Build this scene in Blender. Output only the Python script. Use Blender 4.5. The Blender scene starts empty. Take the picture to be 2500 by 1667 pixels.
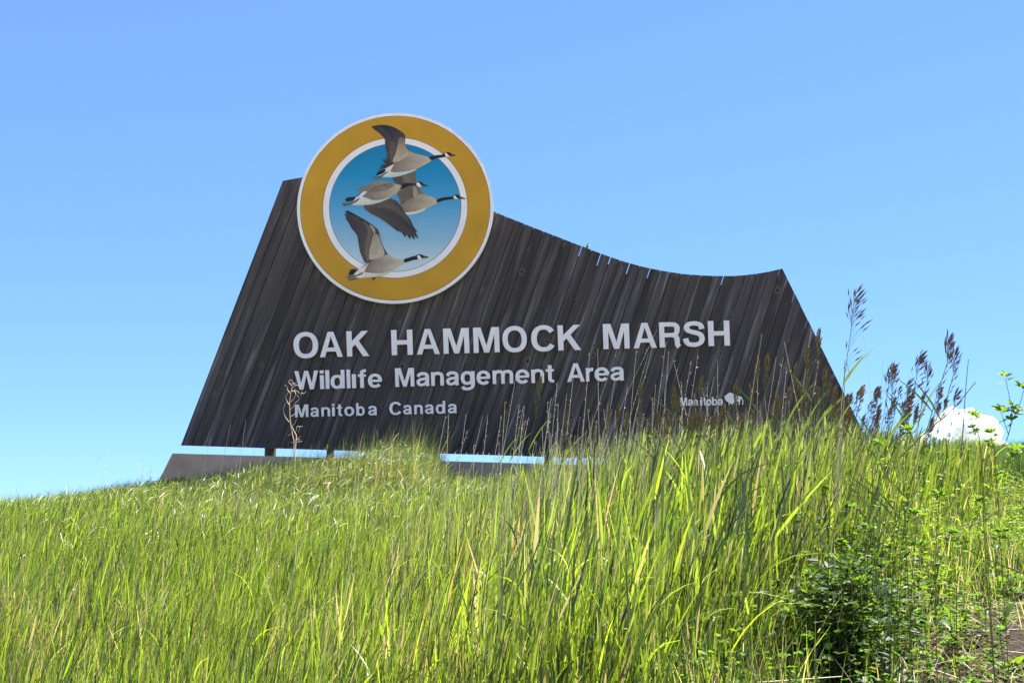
import bpy, math, random
import numpy as np
from mathutils import Vector, Matrix, noise as mnoise
from mathutils.geometry import tessellate_polygon

rnd = random.Random(7)
rng = np.random.default_rng(7)
S = bpy.context.scene
C = S.collection

# ---------------------------------------------------------------- camera, sky, sun, exposure
F = 2900.0                      # focal length in pixels of a 2500 px wide picture
PITCH = math.radians(9.0)
CZ = 1.2                        # eye height, a low stance at the foot of the bank
cam = bpy.data.cameras.new('camera')
cam.sensor_width = 36.0
cam.lens = F / 2500.0 * 36.0
cam.clip_start = 0.05
cam.clip_end = 30000.0
cam_o = bpy.data.objects.new('camera', cam)
C.objects.link(cam_o)
cam_o.location = (0, 0, CZ)
cam_o.rotation_euler = (math.pi / 2 + PITCH, 0, 0)
S.camera = cam_o

SUN_EL = math.radians(60)
SUN_AZ = math.radians(52)       # from straight ahead (+Y), positive to the right
world = bpy.data.worlds.new('World')
S.world = world
world.use_nodes = True
wn = world.node_tree.nodes
wl = world.node_tree.links
wn.clear()
w_out = wn.new('ShaderNodeOutputWorld')
w_bg = wn.new('ShaderNodeBackground')
w_sky = wn.new('ShaderNodeTexSky')
w_sky.sky_type = 'NISHITA'
w_sky.sun_disc = False
w_sky.sun_elevation = SUN_EL
w_sky.sun_rotation = SUN_AZ
w_sky.altitude = 200
w_sky.air_density = 0.6
w_sky.dust_density = 0.0
w_sky.ozone_density = 3.0
w_tint = wn.new('ShaderNodeMix')
w_tint.data_type = 'RGBA'
w_tint.blend_type = 'MULTIPLY'
w_tint.inputs['Factor'].default_value = 1.0
w_tint.inputs[7].default_value = (0.63, 1.0, 1.50, 1)
w_gam = wn.new('ShaderNodeGamma')          # a clear even summer sky: softer fall-off to the horizon
w_gam.inputs[1].default_value = 0.52
wl.new(w_sky.outputs[0], w_gam.inputs[0])
wl.new(w_gam.outputs[0], w_tint.inputs[6])
wl.new(w_tint.outputs[2], w_bg.inputs[0])
w_bg.inputs[1].default_value = 0.074
wl.new(w_bg.outputs[0], w_out.inputs[0])

sun = bpy.data.lights.new('sun', 'SUN')
sun.energy = 5.0
sun.angle = math.radians(0.5)
sun.color = (1.0, 0.95, 0.87)
sun_o = bpy.data.objects.new('sun', sun)
C.objects.link(sun_o)
sdir = Vector((math.sin(SUN_AZ) * math.cos(SUN_EL), math.cos(SUN_AZ) * math.cos(SUN_EL), math.sin(SUN_EL)))
sun_o.rotation_euler = sdir.to_track_quat('Z', 'Y').to_euler()

S.view_settings.view_transform = 'Standard'
S.view_settings.look = 'None'
S.view_settings.exposure = 2.3
S.view_settings.gamma = 1.0
S.view_settings.use_curve_mapping = False
S.cycles.max_bounces = 8
S.cycles.transparent_max_bounces = 4

# ---------------------------------------------------------------- helpers
def ray(px, py):
    r, u = (px - 1250.0) / F, (833.5 - py) / F
    return Vector((r, math.cos(PITCH) - u * math.sin(PITCH), math.sin(PITCH) + u * math.cos(PITCH)))

def at(px, py, Y):
    """the point at distance Y in front of the camera that shows at this place of the picture"""
    d = ray(px, py)
    return Vector((0, 0, CZ)) + d * (Y / d.y)

def tag(o, label=None, cat=None, group=None, kind=None):
    if label: o['label'] = label
    if cat: o['category'] = cat
    if group: o['group'] = group
    if kind: o['kind'] = kind
    return o

def empty(name, loc):
    o = bpy.data.objects.new(name, None)
    C.objects.link(o)
    o.location = loc
    o.empty_display_size = 0.1
    return o

def put(name, me, parent=None, mats=None):
    """link a mesh given in world coordinates; a child keeps its place under its parent"""
    o = bpy.data.objects.new(name, me)
    C.objects.link(o)
    if mats:
        for m in (mats if isinstance(mats, (list, tuple)) else [mats]):
            me.materials.append(m)
    if parent is not None:
        o.parent = parent
        off = Vector(parent.location)
        p = parent.parent
        while p is not None:
            off += Vector(p.location); p = p.parent
        if off.length > 0:
            me.transform(Matrix.Translation(-off))
    return o

class MB:
    def __init__(s): s.v = []; s.f = []; s.m = []; s.c = []
    def add(s, vs, fs, mi=0, col=None):
        b = len(s.v)
        s.v += [tuple(v) for v in vs]
        s.f += [tuple(i + b for i in f) for f in fs]
        s.m += [mi] * len(fs)
        s.c += [col or (1, 1, 1)] * len(vs) if not (col and isinstance(col[0], (tuple, list))) else list(col)
    def prism(s, poly, to3, d0, d1, mi=0, col=None):
        """a 2-D polygon given thickness: to3(x, y, d)"""
        n = len(poly)
        a = sum(poly[i][0] * poly[(i + 1) % n][1] - poly[(i + 1) % n][0] * poly[i][1] for i in range(n))
        if a < 0: poly = poly[::-1]
        tris = tessellate_polygon([[Vector((p[0], p[1], 0)) for p in poly]])
        vs = [to3(p[0], p[1], d0) for p in poly] + [to3(p[0], p[1], d1) for p in poly]
        fs = [tuple(t) for t in tris]
        fs += [tuple(i + n for i in reversed(t)) for t in tris]
        fs += [(i, i + n, (i + 1) % n + n, (i + 1) % n) for i in range(n)]
        s.add(vs, fs, mi, col)
    def flat(s, poly, to3, d, col, colf=None):
        n = len(poly)
        a = sum(poly[i][0] * poly[(i + 1) % n][1] - poly[(i + 1) % n][0] * poly[i][1] for i in range(n))
        if a < 0: poly = poly[::-1]
        tris = tessellate_polygon([[Vector((p[0], p[1], 0)) for p in poly]])
        cols = [colf(p) for p in poly] if colf else [col] * n
        s.add([to3(p[0], p[1], d) for p in poly], [tuple(t) for t in tris], 0, cols)
    def tube(s, pts, r0, r1, n=4, mi=0, col=None):
        pts = [Vector(p) for p in pts]
        vs = []
        for i, p in enumerate(pts):
            d = (pts[min(i + 1, len(pts) - 1)] - pts[max(i - 1, 0)]).normalized()
            a = d.cross(Vector((0.3, 1, 0.1))).normalized(); b = d.cross(a)
            r = r0 + (r1 - r0) * i / (len(pts) - 1)
            vs += [p + (a * math.cos(k * 2 * math.pi / n) + b * math.sin(k * 2 * math.pi / n)) * r for k in range(n)]
        fs = []
        for i in range(len(pts) - 1):
            for k in range(n):
                fs.append((i * n + k, i * n + (k + 1) % n, (i + 1) * n + (k + 1) % n, (i + 1) * n + k))
        fs.append(tuple(range(n))[::-1]); fs.append(tuple(range((len(pts) - 1) * n, len(pts) * n)))
        s.add(vs, fs, mi, col)
    def spindle(s, p, d, L, r, mi=0, col=None):
        d = Vector(d).normalized()
        a = d.cross(Vector((0.2, 1, 0.3))).normalized(); b = d.cross(a)
        p = Vector(p); q = p + d * L * 0.4
        vs = [p, q + a * r, q + b * r * .7, q - a * r, q - b * r * .7, p + d * L]
        s.add(vs, [(0, 2, 1), (0, 3, 2), (0, 4, 3), (0, 1, 4), (5, 1, 2), (5, 2, 3), (5, 3, 4), (5, 4, 1)], mi, col)
    def mesh(s, name, smooth=False, color=False):
        me = bpy.data.meshes.new(name)
        me.from_pydata(s.v, [], s.f)
        me.polygons.foreach_set('material_index', s.m)
        if smooth: me.polygons.foreach_set('use_smooth', [True] * len(s.f))
        if color:
            at_ = me.color_attributes.new('col', 'FLOAT_COLOR', 'POINT')
            at_.data.foreach_set('color', np.array([(c[0], c[1], c[2], 1) for c in s.c], dtype=np.float32).ravel())
        me.update()
        return me

def smooth_path(pts, per=6, closed=False):
    """Catmull-Rom through 2-D or 3-D points"""
    P = [np.array(p, float) for p in pts]
    n = len(P); out = []
    rngi = range(n if closed else n - 1)
    for i in rngi:
        if closed: p0, p1, p2, p3 = P[(i - 1) % n], P[i], P[(i + 1) % n], P[(i + 2) % n]
        else: p0, p1, p2, p3 = P[max(i - 1, 0)], P[i], P[i + 1], P[min(i + 2, n - 1)]
        for k in range(per):
            t = k / per
            out.append(tuple(0.5 * ((2 * p1) + (-p0 + p2) * t + (2 * p0 - 5 * p1 + 4 * p2 - p3) * t * t + (-p0 + 3 * p1 - 3 * p2 + p3) * t ** 3)))
    if not closed: out.append(tuple(P[-1]))
    return out

def lerp(a, b, t): return tuple(x + (y - x) * t for x, y in zip(a, b))
def interp(x, xs, ys): return float(np.interp(x, xs, ys))
def sstep(a, b, x):
    t = np.clip((x - a) / (b - a), 0, 1); return t * t * (3 - 2 * t)

# ---------------------------------------------------------------- materials
class NT:
    def __init__(s, name):
        s.mat = bpy.data.materials.new(name); s.mat.use_nodes = True
        s.n = s.mat.node_tree.nodes; s.l = s.mat.node_tree.links; s.n.clear()
        s.out = s.n.new('ShaderNodeOutputMaterial')
    def node(s, t, **kw):
        n = s.n.new(t)
        for k, v in kw.items(): setattr(n, k, v)
        return n
    def link(s, a, b): s.l.new(a, b)
    def math(s, op, a, b=None, c=None):
        n = s.n.new('ShaderNodeMath'); n.operation = op
        for i, v in enumerate((a, b, c)):
            if v is None: continue
            if hasattr(v, 'links') or hasattr(v, 'is_linked'): s.l.new(v, n.inputs[i])
            else: n.inputs[i].default_value = v
        return n.outputs[0]
    def mix(s, f, a, b, mode='MIX'):
        n = s.n.new('ShaderNodeMix'); n.data_type = 'RGBA'; n.blend_type = mode
        for i, v in ((0, f), (6, a), (7, b)):
            if hasattr(v, 'is_linked'): s.l.new(v, n.inputs[i])
            elif i == 0: n.inputs[0].default_value = v
            else: n.inputs[i].default_value = (v[0], v[1], v[2], 1)
        return n.outputs[2]
    def ramp(s, f, stops):
        n = s.n.new('ShaderNodeValToRGB'); e = n.color_ramp.elements
        while len(e) < len(stops): e.new(0.5)
        for i, (p, c) in enumerate(stops):
            e[i].position = p; e[i].color = (c[0], c[1], c[2], 1) if isinstance(c, tuple) else (c, c, c, 1)
        s.l.new(f, n.inputs[0]); return n.outputs[0]
    def noise(s, vec, scale, detail=4, rough=.55, dist=0):
        n = s.n.new('ShaderNodeTexNoise'); n.inputs['Scale'].default_value = scale
        n.inputs['Detail'].default_value = detail; n.inputs['Roughness'].default_value = rough
        n.inputs['Distortion'].default_value = dist
        if vec is not None: s.l.new(vec, n.inputs['Vector'])
        return n.outputs[0]
    def mapping(s, vec, scale=(1, 1, 1), loc=(0, 0, 0)):
        n = s.n.new('ShaderNodeMapping'); n.inputs['Scale'].default_value = scale; n.inputs['Location'].default_value = loc
        s.l.new(vec, n.inputs['Vector']); return n.outputs[0]
    def bsdf(s, col, rough=.7, spec=.3, bump=None, bstr=.3, bdist=.01):
        b = s.n.new('ShaderNodeBsdfPrincipled')
        if hasattr(col, 'is_linked'): s.l.new(col, b.inputs['Base Color'])
        else: b.inputs['Base Color'].default_value = (*col, 1)
        if hasattr(rough, 'is_linked'): s.l.new(rough, b.inputs['Roughness'])
        else: b.inputs['Roughness'].default_value = rough
        b.inputs['Specular IOR Level'].default_value = spec
        if bump is not None:
            n = s.n.new('ShaderNodeBump'); n.inputs['Strength'].default_value = bstr; n.inputs['Distance'].default_value = bdist
            s.l.new(bump, n.inputs['Height']); s.l.new(n.outputs[0], b.inputs['Normal'])
        s.l.new(b.outputs[0], s.out.inputs[0]); return b

def simple(name, col, rough=.7, spec=.3, nscale=None, namt=.25, bstr=0.0):
    t = NT(name); c = col; bump = None
    if nscale:
        tc = t.node('ShaderNodeTexCoord')
        n = t.noise(tc.outputs['Object'], nscale, 6, .6)
        r = t.ramp(n, [(.25, 1 - namt), (.75, 1 + namt)])
        c = t.mix(1.0, col, r, 'MULTIPLY'); bump = n if bstr else None
    t.bsdf(c, rough, spec, bump, bstr, .01)
    return t.mat

def wood_material():
    t = NT('weathered_wood')
    uv = t.node('ShaderNodeUVMap').outputs[0]
    oi = t.node('ShaderNodeObjectInfo').outputs['Random']
    wide = t.noise(t.mapping(uv, (9, .45, 1)), 1.0, 3, .6, .6)
    grain = t.noise(t.mapping(uv, (75, 1.6, 1)), 1.0, 6, .7, .9)
    fine = t.noise(t.mapping(uv, (330, 7, 1)), 1.0, 4, .7, .2)
    tone = t.ramp(wide, [(.28, (.032, .023, .019)), (.44, (.060, .045, .038)), (.56, (.090, .071, .064)), (.72, (.235, .208, .205))])
    g = t.ramp(grain, [(.25, .6), (.5, .98), (.72, 1.35)])
    c = t.mix(1.0, tone, g, 'MULTIPLY')
    c = t.mix(.55, c, t.ramp(fine, [(.3, .6), (.7, 1.35)]), 'MULTIPLY')
    pl = t.ramp(oi, [(0, (.62, .57, .54)), (.25, (.76, .73, .72)), (.55, (.86, .85, .86)), (.8, (.95, .95, .99)), (1.0, (1.08, 1.06, 1.09))])
    c = t.mix(1.0, c, pl, 'MULTIPLY')
    brown = t.noise(t.mapping(uv, (4, .35, 1), (3.1, 8.2, 0)), 1.0, 3)
    c = t.mix(t.ramp(brown, [(.56, 0.0), (.74, .6)]), c, (.060, .040, .030))
    # knots: one dark core with a paler rim here and there
    v = t.node('ShaderNodeTexVoronoi'); v.feature = 'F1'; v.inputs['Scale'].default_value = 1.0
    t.link(t.mapping(uv, (4.4, 3.6, 1)), v.inputs['Vector'])
    vc = t.node('ShaderNodeSeparateColor'); t.link(v.outputs['Color'], vc.inputs[0])
    size = t.ramp(vc.outputs[0], [(.28, 0.0), (.34, .45), (1.0, 1.05)])
    k = t.math('DIVIDE', v.outputs['Distance'], t.math('MAXIMUM', t.math('MULTIPLY', size, .125), .0005))
    c = t.mix(t.ramp(k, [(.75, 0.0), (1.0, .75), (1.35, .5), (2.1, 0.0)]) if False else t.ramp(t.math('MULTIPLY', k, .4), [(.30, 0.0), (.44, .55), (.62, .25), (.95, 0.0)]), c, (.15, .12, .10))
    c = t.mix(t.ramp(t.math('MULTIPLY', k, .4), [(.24, 1.0), (.38, 0.0)]), c, (.012, .009, .008))
    hgt = t.math('ADD', t.math('MULTIPLY', grain, .7), t.math('MULTIPLY', fine, .3))
    t.bsdf(c, t.ramp(grain, [(.3, .52), (.7, .78)]), .38, hgt, .5, .004)
    return t.mat

def leaf_material(name, trans=.5, gloss=.06, tint=(1.25, 1.3, .55), grough=.35):
    t = NT(name)
    a = t.node('ShaderNodeAttribute'); a.attribute_name = 'col'
    col = a.outputs['Color']
    d = t.node('ShaderNodeBsdfDiffuse'); t.link(col, d.inputs[0])
    tr = t.node('ShaderNodeBsdfTranslucent'); t.link(t.mix(1.0, col, tint, 'MULTIPLY'), tr.inputs[0])
    m = t.node('ShaderNodeMixShader'); m.inputs[0].default_value = trans
    t.link(d.outputs[0], m.inputs[1]); t.link(tr.outputs[0], m.inputs[2])
    g = t.node('ShaderNodeBsdfGlossy'); g.inputs['Roughness'].default_value = grough; g.inputs[0].default_value = (1, 1, 1, 1)
    m2 = t.node('ShaderNodeMixShader'); m2.inputs[0].default_value = gloss
    t.link(m.outputs[0], m2.inputs[1]); t.link(g.outputs[0], m2.inputs[2])
    t.link(m2.outputs[0], t.out.inputs[0])
    return t.mat

def paint_material():
    """printed picture: colours come from the pieces, with faint brush grain"""
    t = NT('printed_picture')
    a = t.node('ShaderNodeAttribute'); a.attribute_name = 'col'
    tc = t.node('ShaderNodeTexCoord').outputs['Object']
    n = t.noise(t.mapping(tc, (60, 60, 22)), 1.0, 4, .6, .4)
    c = t.mix(.7, a.outputs['Color'], t.ramp(n, [(.3, .8), (.7, 1.2)]), 'MULTIPLY')
    c = t.mix(1.0, c, (1.28, 1.04, .84), 'MULTIPLY')
    t.bsdf(c, .5, .3)
    return t.mat

def sky_print_material(zt, zb):
    t = NT('printed_sky')
    g = t.node('ShaderNodeNewGeometry').outputs['Position']
    sp = t.node('ShaderNodeSeparateXYZ'); t.link(g, sp.inputs[0])
    f = t.math('DIVIDE', t.math('SUBTRACT', zt, sp.outputs[2]), zt - zb)
    n = t.noise(t.mapping(g, (2, 2, 14)), 1.0, 3)
    f = t.math('ADD', f, t.math('MULTIPLY', t.math('SUBTRACT', n, .5), .06))
    c = t.ramp(f, [(0, (.004, .19, .36)), (.25, (.012, .25, .46)), (.5, (.09, .34, .56)), (.75, (.28, .47, .60)), (.92, (.52, .62, .66)), (1, (.60, .66, .68))])
    t.bsdf(c, .5, .3)
    return t.mat

def ground_material():
    t = NT('soil_and_turf')
    p = t.node('ShaderNodeNewGeometry').outputs['Position']
    big = t.noise(p, .9, 4)
    mid = t.noise(p, 9, 6, .65)
    fine = t.noise(p, 70, 5, .7)
    soil = t.ramp(mid, [(.3, (.035, .024, .017)), (.55, (.085, .062, .045)), (.75, (.17, .135, .10))])
    soil = t.mix(.6, soil, t.ramp(fine, [(.3, .45), (.7, 1.6)]), 'MULTIPLY')
    turf = t.ramp(mid, [(.3, (.03, .045, .012)), (.7, (.07, .10, .025))])
    sp = t.node('ShaderNodeSeparateXYZ'); t.link(p, sp.inputs[0])
    # bare earth only on the near right, where the path edge is
    fx = t.math('SUBTRACT', t.math('SUBTRACT', sp.outputs[0], t.math('MULTIPLY', sp.outputs[1], .36)), -.45)
    fx = t.math('ADD', t.math('MULTIPLY', fx, 1.5), t.math('MULTIPLY', t.math('SUBTRACT', big, .5), 1.2))
    near = t.math('LESS_THAN', sp.outputs[1], 16.0)
    bounce_tone = t.ramp(fine, [(.3, (.40, .34, .26)), (.7, (.60, .52, .41))])
    soil = t.mix(1.0, soil, (.36, .33, .32), 'MULTIPLY')
    c = t.mix(t.math('MULTIPLY', t.ramp(fx, [(0.1, 0.0), (.5, 1.0)]), near), turf, soil)
    # unseen pale ground around and behind the camera, added to bounce light onto the sign
    bounce_ground = t.math('MULTIPLY', t.math('LESS_THAN', t.math('ADD', sp.outputs[1], t.math('MULTIPLY', big, .6)), 1.6), t.math('GREATER_THAN', sp.outputs[1], -45.0))
    c = t.mix(bounce_ground, c, bounce_tone)
    t.bsdf(c, .95, .1, t.math('ADD', mid, t.math('MULTIPLY', fine, .4)), .8, .03)
    return t.mat

M_WOOD = wood_material()
M_LETTER = simple('letter_white', (.90, .79, .75), .45, .4, 9, .05)
M_RIM = simple('rim_white', (.88, .78, .74), .45, .4, 6, .06)
M_GOLD = simple('gold_paint', (.56, .275, .008), .5, .35, 2.2, .14)
M_LINE = simple('dark_line', (.08, .07, .05), .6)
M_STEEL = simple('dark_steel', (.018, .016, .016), .6, .4, 12, .3)
M_STUCCO = simple('taupe_stucco', (.62, .375, .25), .9, .15, 2.6, .26, .3)
M_BACK = simple('backing_wood', (.02, .018, .017), .9, .1, 20, .3)
M_PICT = paint_material()
M_GRASS = leaf_material('grass_leaf', .55, .045, (1.15, 1.12, .6), .4)
M_FARGRASS = leaf_material('fine_grass_leaf', .45, .05, (1.2, 1.25, .6), .45)
M_WEED = leaf_material('weed_leaf', .5, .015, (1.25, 1.3, .45), .5)
M_DRY = leaf_material('dry_straw', .25, .04, (1.1, 1, .9), .5)
M_SEED = leaf_material('seed_husk', .25, .03, (1.3, 1.0, .7), .5)
M_GROUND = ground_material()

# ---------------------------------------------------------------- terrain
def hgt(x, y):
    x = np.asarray(x, float); y = np.asarray(y, float)
    base = -1.05 + .095 * y
    right = sstep(.6, 2.4, x - .20 * (y - 4)) * .14 * sstep(2.5, 5, y) * (1 - sstep(13, 17, y))
    crest = np.minimum(base, .54 + 0 * base)
    yy = np.clip(y, 0, 40)
    # crest falls to the left and to the far right
    left = -sstep(-3.2, -9.5, x) * .62 * sstep(7, 17, yy)
    fr = -sstep(5.0, 7.5, x) * .35 * sstep(14.0, 16.5, yy)
    back = -sstep(19.0, 32.0, yy) * 1.75
    fb = sstep(3.3, 4.5, x) * .30 * sstep(9.0, 12.0, yy) * (1 - sstep(14.5, 17, yy))
    z = crest + right + left + fr + back + fb
    # the foot of the bank and the plain around it
    z = np.where(y < 1.5, -1.05 + .095 * 1.5 * sstep(-6, 1.5, y) - .0, z)
    side = sstep(14, 40, np.abs(x))
    far = sstep(32, 60, np.abs(y))
    z = z * (1 - np.maximum(side, far)) + (-1.15) * np.maximum(side, far)
    bump = .035 * np.sin(x * 1.7 + 1.3 * np.sin(y * .9)) * np.cos(y * 1.3 + .6) + .02 * np.sin(x * 4.1 + y * 2.3)
    z = z + bump * sstep(60, 20, np.abs(x) + np.abs(y))
    return z + CZ

def H(x, y): return float(hgt(x, y))

def ground_at(px, py, y0=3.0, y1=40):
    """where the line of sight through this place of the picture meets the ground"""
    d = ray(px, py)
    y = y0
    while y < y1:
        p = Vector((0, 0, CZ)) + d * (y / d.y)
        if p.z <= H(p.x, p.y): return p
        y += .05
    return p

def build_ground():
    a = np.concatenate([[-4000, -1500, -600, -250, -120, -70, -45, -30, -22, -17], np.arange(-13, 13.01, .16), [17, 22, 30, 45, 70, 120, 250, 600, 1500, 4000]])
    b = np.concatenate([[-4000, -1500, -600, -250, -120, -60, -30, -15, -8, -4], np.arange(-1, 34.01, .18), [38, 44, 52, 62, 80, 120, 250, 600, 1500, 4000]])
    X, Y = np.meshgrid(a, b)
    Z = hgt(X, Y)
    fine = (np.abs(X) < 13) & (Y > -1) & (Y < 12)
    Z = Z + np.where(fine, rng.uniform(-.010, .010, X.shape), 0)
    v = np.stack([X, Y, Z], -1).reshape(-1, 3)
    nx, ny = len(a), len(b)
    i = np.arange(ny - 1)[:, None] * nx + np.arange(nx - 1)[None]
    f = np.stack([i, i + 1, i + nx + 1, i + nx], -1).reshape(-1, 4)
    me = bpy.data.meshes.new('ground')
    me.from_pydata(v.tolist(), [], f.tolist())
    me.polygons.foreach_set('use_smooth', [True] * len(f))
    o = put('ground', me, None, M_GROUND)
    tag(o, 'grassy bank of brown soil rising to the sign and the flat land behind', None, None, 'structure')
build_ground()

# ---------------------------------------------------------------- the cloud (real puffs, far away)
def build_cloud():
    Y = 2500.0
    t = NT('cloud_vapour')
    d = t.node('ShaderNodeBsdfDiffuse'); d.inputs[0].default_value = (.97, .97, .97, 1)
    tr = t.node('ShaderNodeBsdfTranslucent'); tr.inputs[0].default_value = (.95, .95, .95, 1)
    m = t.node('ShaderNodeMixShader'); m.inputs[0].default_value = .6
    t.link(d.outputs[0], m.inputs[1]); t.link(tr.outputs[0], m.inputs[2]); t.link(m.outputs[0], t.out.inputs[0])
    prof_x = [2120, 2200, 2240, 2272, 2296, 2325, 2350, 2372, 2395, 2420, 2445, 2480, 2530]
    prof_y = [1130, 1090, 1066, 1046, 1010, 990, 999, 994, 1012, 1014, 1046, 1080, 1120]
    r = random.Random(3)
    vs, fs = [], []
    import bmesh
    bm = bmesh.new()
    bmesh.ops.create_icosphere(bm, subdivisions=3, radius=1)
    sv = [v.co.copy() for v in bm.verts]; sf = [tuple(v.index for v in f.verts) for f in bm.faces]; bm.free()
    for k in range(130):
        px = r.uniform(2245, 2448) if k < 90 else r.uniform(2200, 2480)
        top = interp(px, prof_x, prof_y)
        rad = r.uniform(5, 13) if k < 90 else r.uniform(14, 20)
        py = top + rad * r.uniform(1.0, 1.3) + (r.uniform(0, 70) if k > 50 else 0)
        c = at(px, py, Y + r.uniform(-40, 60)); R = rad * Y / F
        b = len(vs)
        for q in sv:
            n = mnoise.fractal(q * 1.6 + Vector((k * 3.1, 0, 0)), .8, 2.2, 4)
            vs.append(c + q * R * (1 + .20 * n))
        fs += [tuple(i + b for i in f) for f in sf]
    me = bpy.data.meshes.new('cloud'); me.from_pydata(vs, [], fs)
    o = put('cloud', me, None, t.mat)
    rm = o.modifiers.new('merge', 'REMESH'); rm.mode = 'VOXEL'; rm.voxel_size = 1.6; rm.use_smooth_shade = True
    sm = o.modifiers.new('soften', 'SMOOTH'); sm.iterations = 2
    tag(o, 'small white cumulus cloud low over the grass at the right', None, None, 'structure')
build_cloud()

# ---------------------------------------------------------------- the sign
D = 17.0
def P2(px, py):
    p = at(px, py, D); return (p.x, p.z)
def to_plane(x, z, d): return (x, D - d, z)      # d = distance in front of the plank face

sign = empty('welcome_sign', (at(1250, 1110, D).x, D, H(at(1250, 1110, D).x, D)))
tag(sign, 'large slanted dark wooden plank sign reading OAK HAMMOCK MARSH with a gold goose roundel', 'sign')

top_px = [(690, 442), (736, 433.6), (830, 418), (930, 424), (1050, 452), (1130, 484), (1205, 516.7), (1326.5, 565), (1434.7, 606.5), (1482, 624.4), (1536.7, 642.4),
          (1591, 656), (1645.6, 665.4), (1676, 669.5), (1734, 673.2), (1788, 673.6), (1824, 671), (1866.7, 665.2), (1910, 655.5)]
top_s = smooth_path(top_px, 3)
out_px = [(441, 1087)] + top_s + [(2150, 1140)]
outline = [P2(*p) for p in out_px]
L0, L1 = np.array(outline[0]), np.array(P2(690, 442))
ax_a = (L1 - L0) / np.linalg.norm(L1 - L0)          # along the planks
ax_b = np.array([ax_a[1], -ax_a[0]])                # across, to the right
PW = abs(np.dot(np.array(P2(1426.4, 600)) - np.array(P2(1400, 600)), ax_b))

def clip_half(poly, n, c, sign_):
    out = []
    for i in range(len(poly)):
        p, q = np.array(poly[i]), np.array(poly[(i + 1) % len(poly)])
        dp, dq = sign_ * (np.dot(p, n) - c), sign_ * (np.dot(q, n) - c)
        if dp >= 0: out.append(tuple(p))
        if dp * dq < 0:
            t = dp / (dp - dq); out.append(tuple(p + (q - p) * t))
    return out

b0 = float(np.dot(L0, ax_b))
bmax = max(float(np.dot(np.array(p), ax_b)) for p in outline)
n_pl = int(math.ceil((bmax - b0) / PW))
pos = [b0 + i * PW + (rnd.uniform(-.006, .006) if i else 0) for i in range(n_pl + 1)]
gap_seams = {}
SEAM_PX = [1418, 1458, 1482, 1536.7, 1591, 1762]
for px in SEAM_PX:
    b = float(np.dot(np.array(P2(px, interp(px, [p[0] for p in top_px], [p[1] for p in top_px]))), ax_b))
    i = min(range(1, n_pl), key=lambda k: abs(pos[k] - b)); gap_seams[i] = rnd.uniform(.0, .002)
    SEAM_PX[SEAM_PX.index(px)] = px + (pos[i] - b) / PW * 26.4 + 1.5
for i in range(n_pl):
    gl = .0030 + rnd.uniform(0, .0015); gr = .0030 + rnd.uniform(0, .0015)
    poly = clip_half(outline, ax_b, pos[i] + gl, 1)
    if len(poly) > 2: poly = clip_half(poly, ax_b, pos[i + 1] - gr, -1)
    if len(poly) < 3: continue
    # shrunken edges near the top, where the sky shows between the boards
    atop = max(np.dot(np.array(p), ax_a) for p in poly)
    res = []
    for k, p in enumerate(poly):
        p = np.array(p); q = np.array(poly[(k + 1) % len(poly)])
        res.append(p)
        if np.linalg.norm(q - p) > .8:
            lo, hi = (p, q) if np.dot(p, ax_a) < np.dot(q, ax_a) else (q, p)
            dd = (hi - lo) / np.linalg.norm(hi - lo)
            mid = [hi - dd * min(.55, np.linalg.norm(hi - lo) * .4), hi - dd * .3]
            if lo is not p: mid = mid[::-1]
            res += mid
    poly = []
    for p in res:
        a_, b_ = np.dot(p, ax_a), np.dot(p, ax_b)
        w = float(np.clip((a_ - (atop - .52)) / .45, 0, 1))
        if i in gap_seams and b_ < pos[i] + .02: p = p + ax_b * gap_seams[i] * w
        if i + 1 in gap_seams and b_ > pos[i + 1] - .02: p = p - ax_b * .002 * w
        poly.append(tuple(p))
    j = rnd.uniform(-.005, .005); jt = rnd.uniform(-.003, .003)
    m = MB(); m.prism([p for p in poly], to_plane, j, j - .036)
    me = m.mesh('plank')
    uvl = me.uv_layers.new(name='UVMap')
    off = rnd.uniform(0, 40)
    for lp in me.loops:
        co = me.vertices[lp.vertex_index].co
        q = np.array((co.x, co.z))
        uvl.data[lp.index].uv = (float(np.dot(q, ax_b)) - pos[i] + i * .37, float(np.dot(q, ax_a)) + off)
    put('plank', me, sign, M_WOOD)

# backing boards and framing behind the planks
zc = [(p[0], p[1]) for p in outline]
def inset_top():
    pts = [P2(455, 1082)]
    pts.append(P2(700, 452))
    xs = [p[0] for p in top_s]; ys = [p[1] for p in top_s]
    seams = sorted(float(px) for px in SEAM_PX)
    x = 745.0
    while x < 1890:
        nx = [q for q in seams if x < q <= x + 12]
        if nx:
            q = nx[0]; y = interp(q, xs, ys); dp = 7 + 18 * rnd.random(); k = .37
            pts += [P2(q - 5, y + 2), P2(q - 5 - k * dp, y + 2 + dp), P2(q + 5 - k * dp, y + 2 + dp), P2(q + 5, y + 2)]
            x = q + 5.1
        else:
            pts.append(P2(x, interp(x, xs, ys) + 2)); x += 12
    pts += [P2(1902, 672), P2(2135, 1134)]
    return pts
m = MB(); m.prism(inset_top(), to_plane, -.042, -.060)
put('backing_panel', m.mesh('backing_panel'), sign, M_BACK)
def boxmb(m, x0, x1, y0, y1, z0, z1, mi=0):
    v = [(x, y, z) for x in (x0, x1) for y in (y0, y1) for z in (z0, z1)]
    m.add(v, [(0, 1, 3, 2), (4, 6, 7, 5), (0, 4, 5, 1), (2, 3, 7, 6), (0, 2, 6, 4), (1, 5, 7, 3)], mi)
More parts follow.
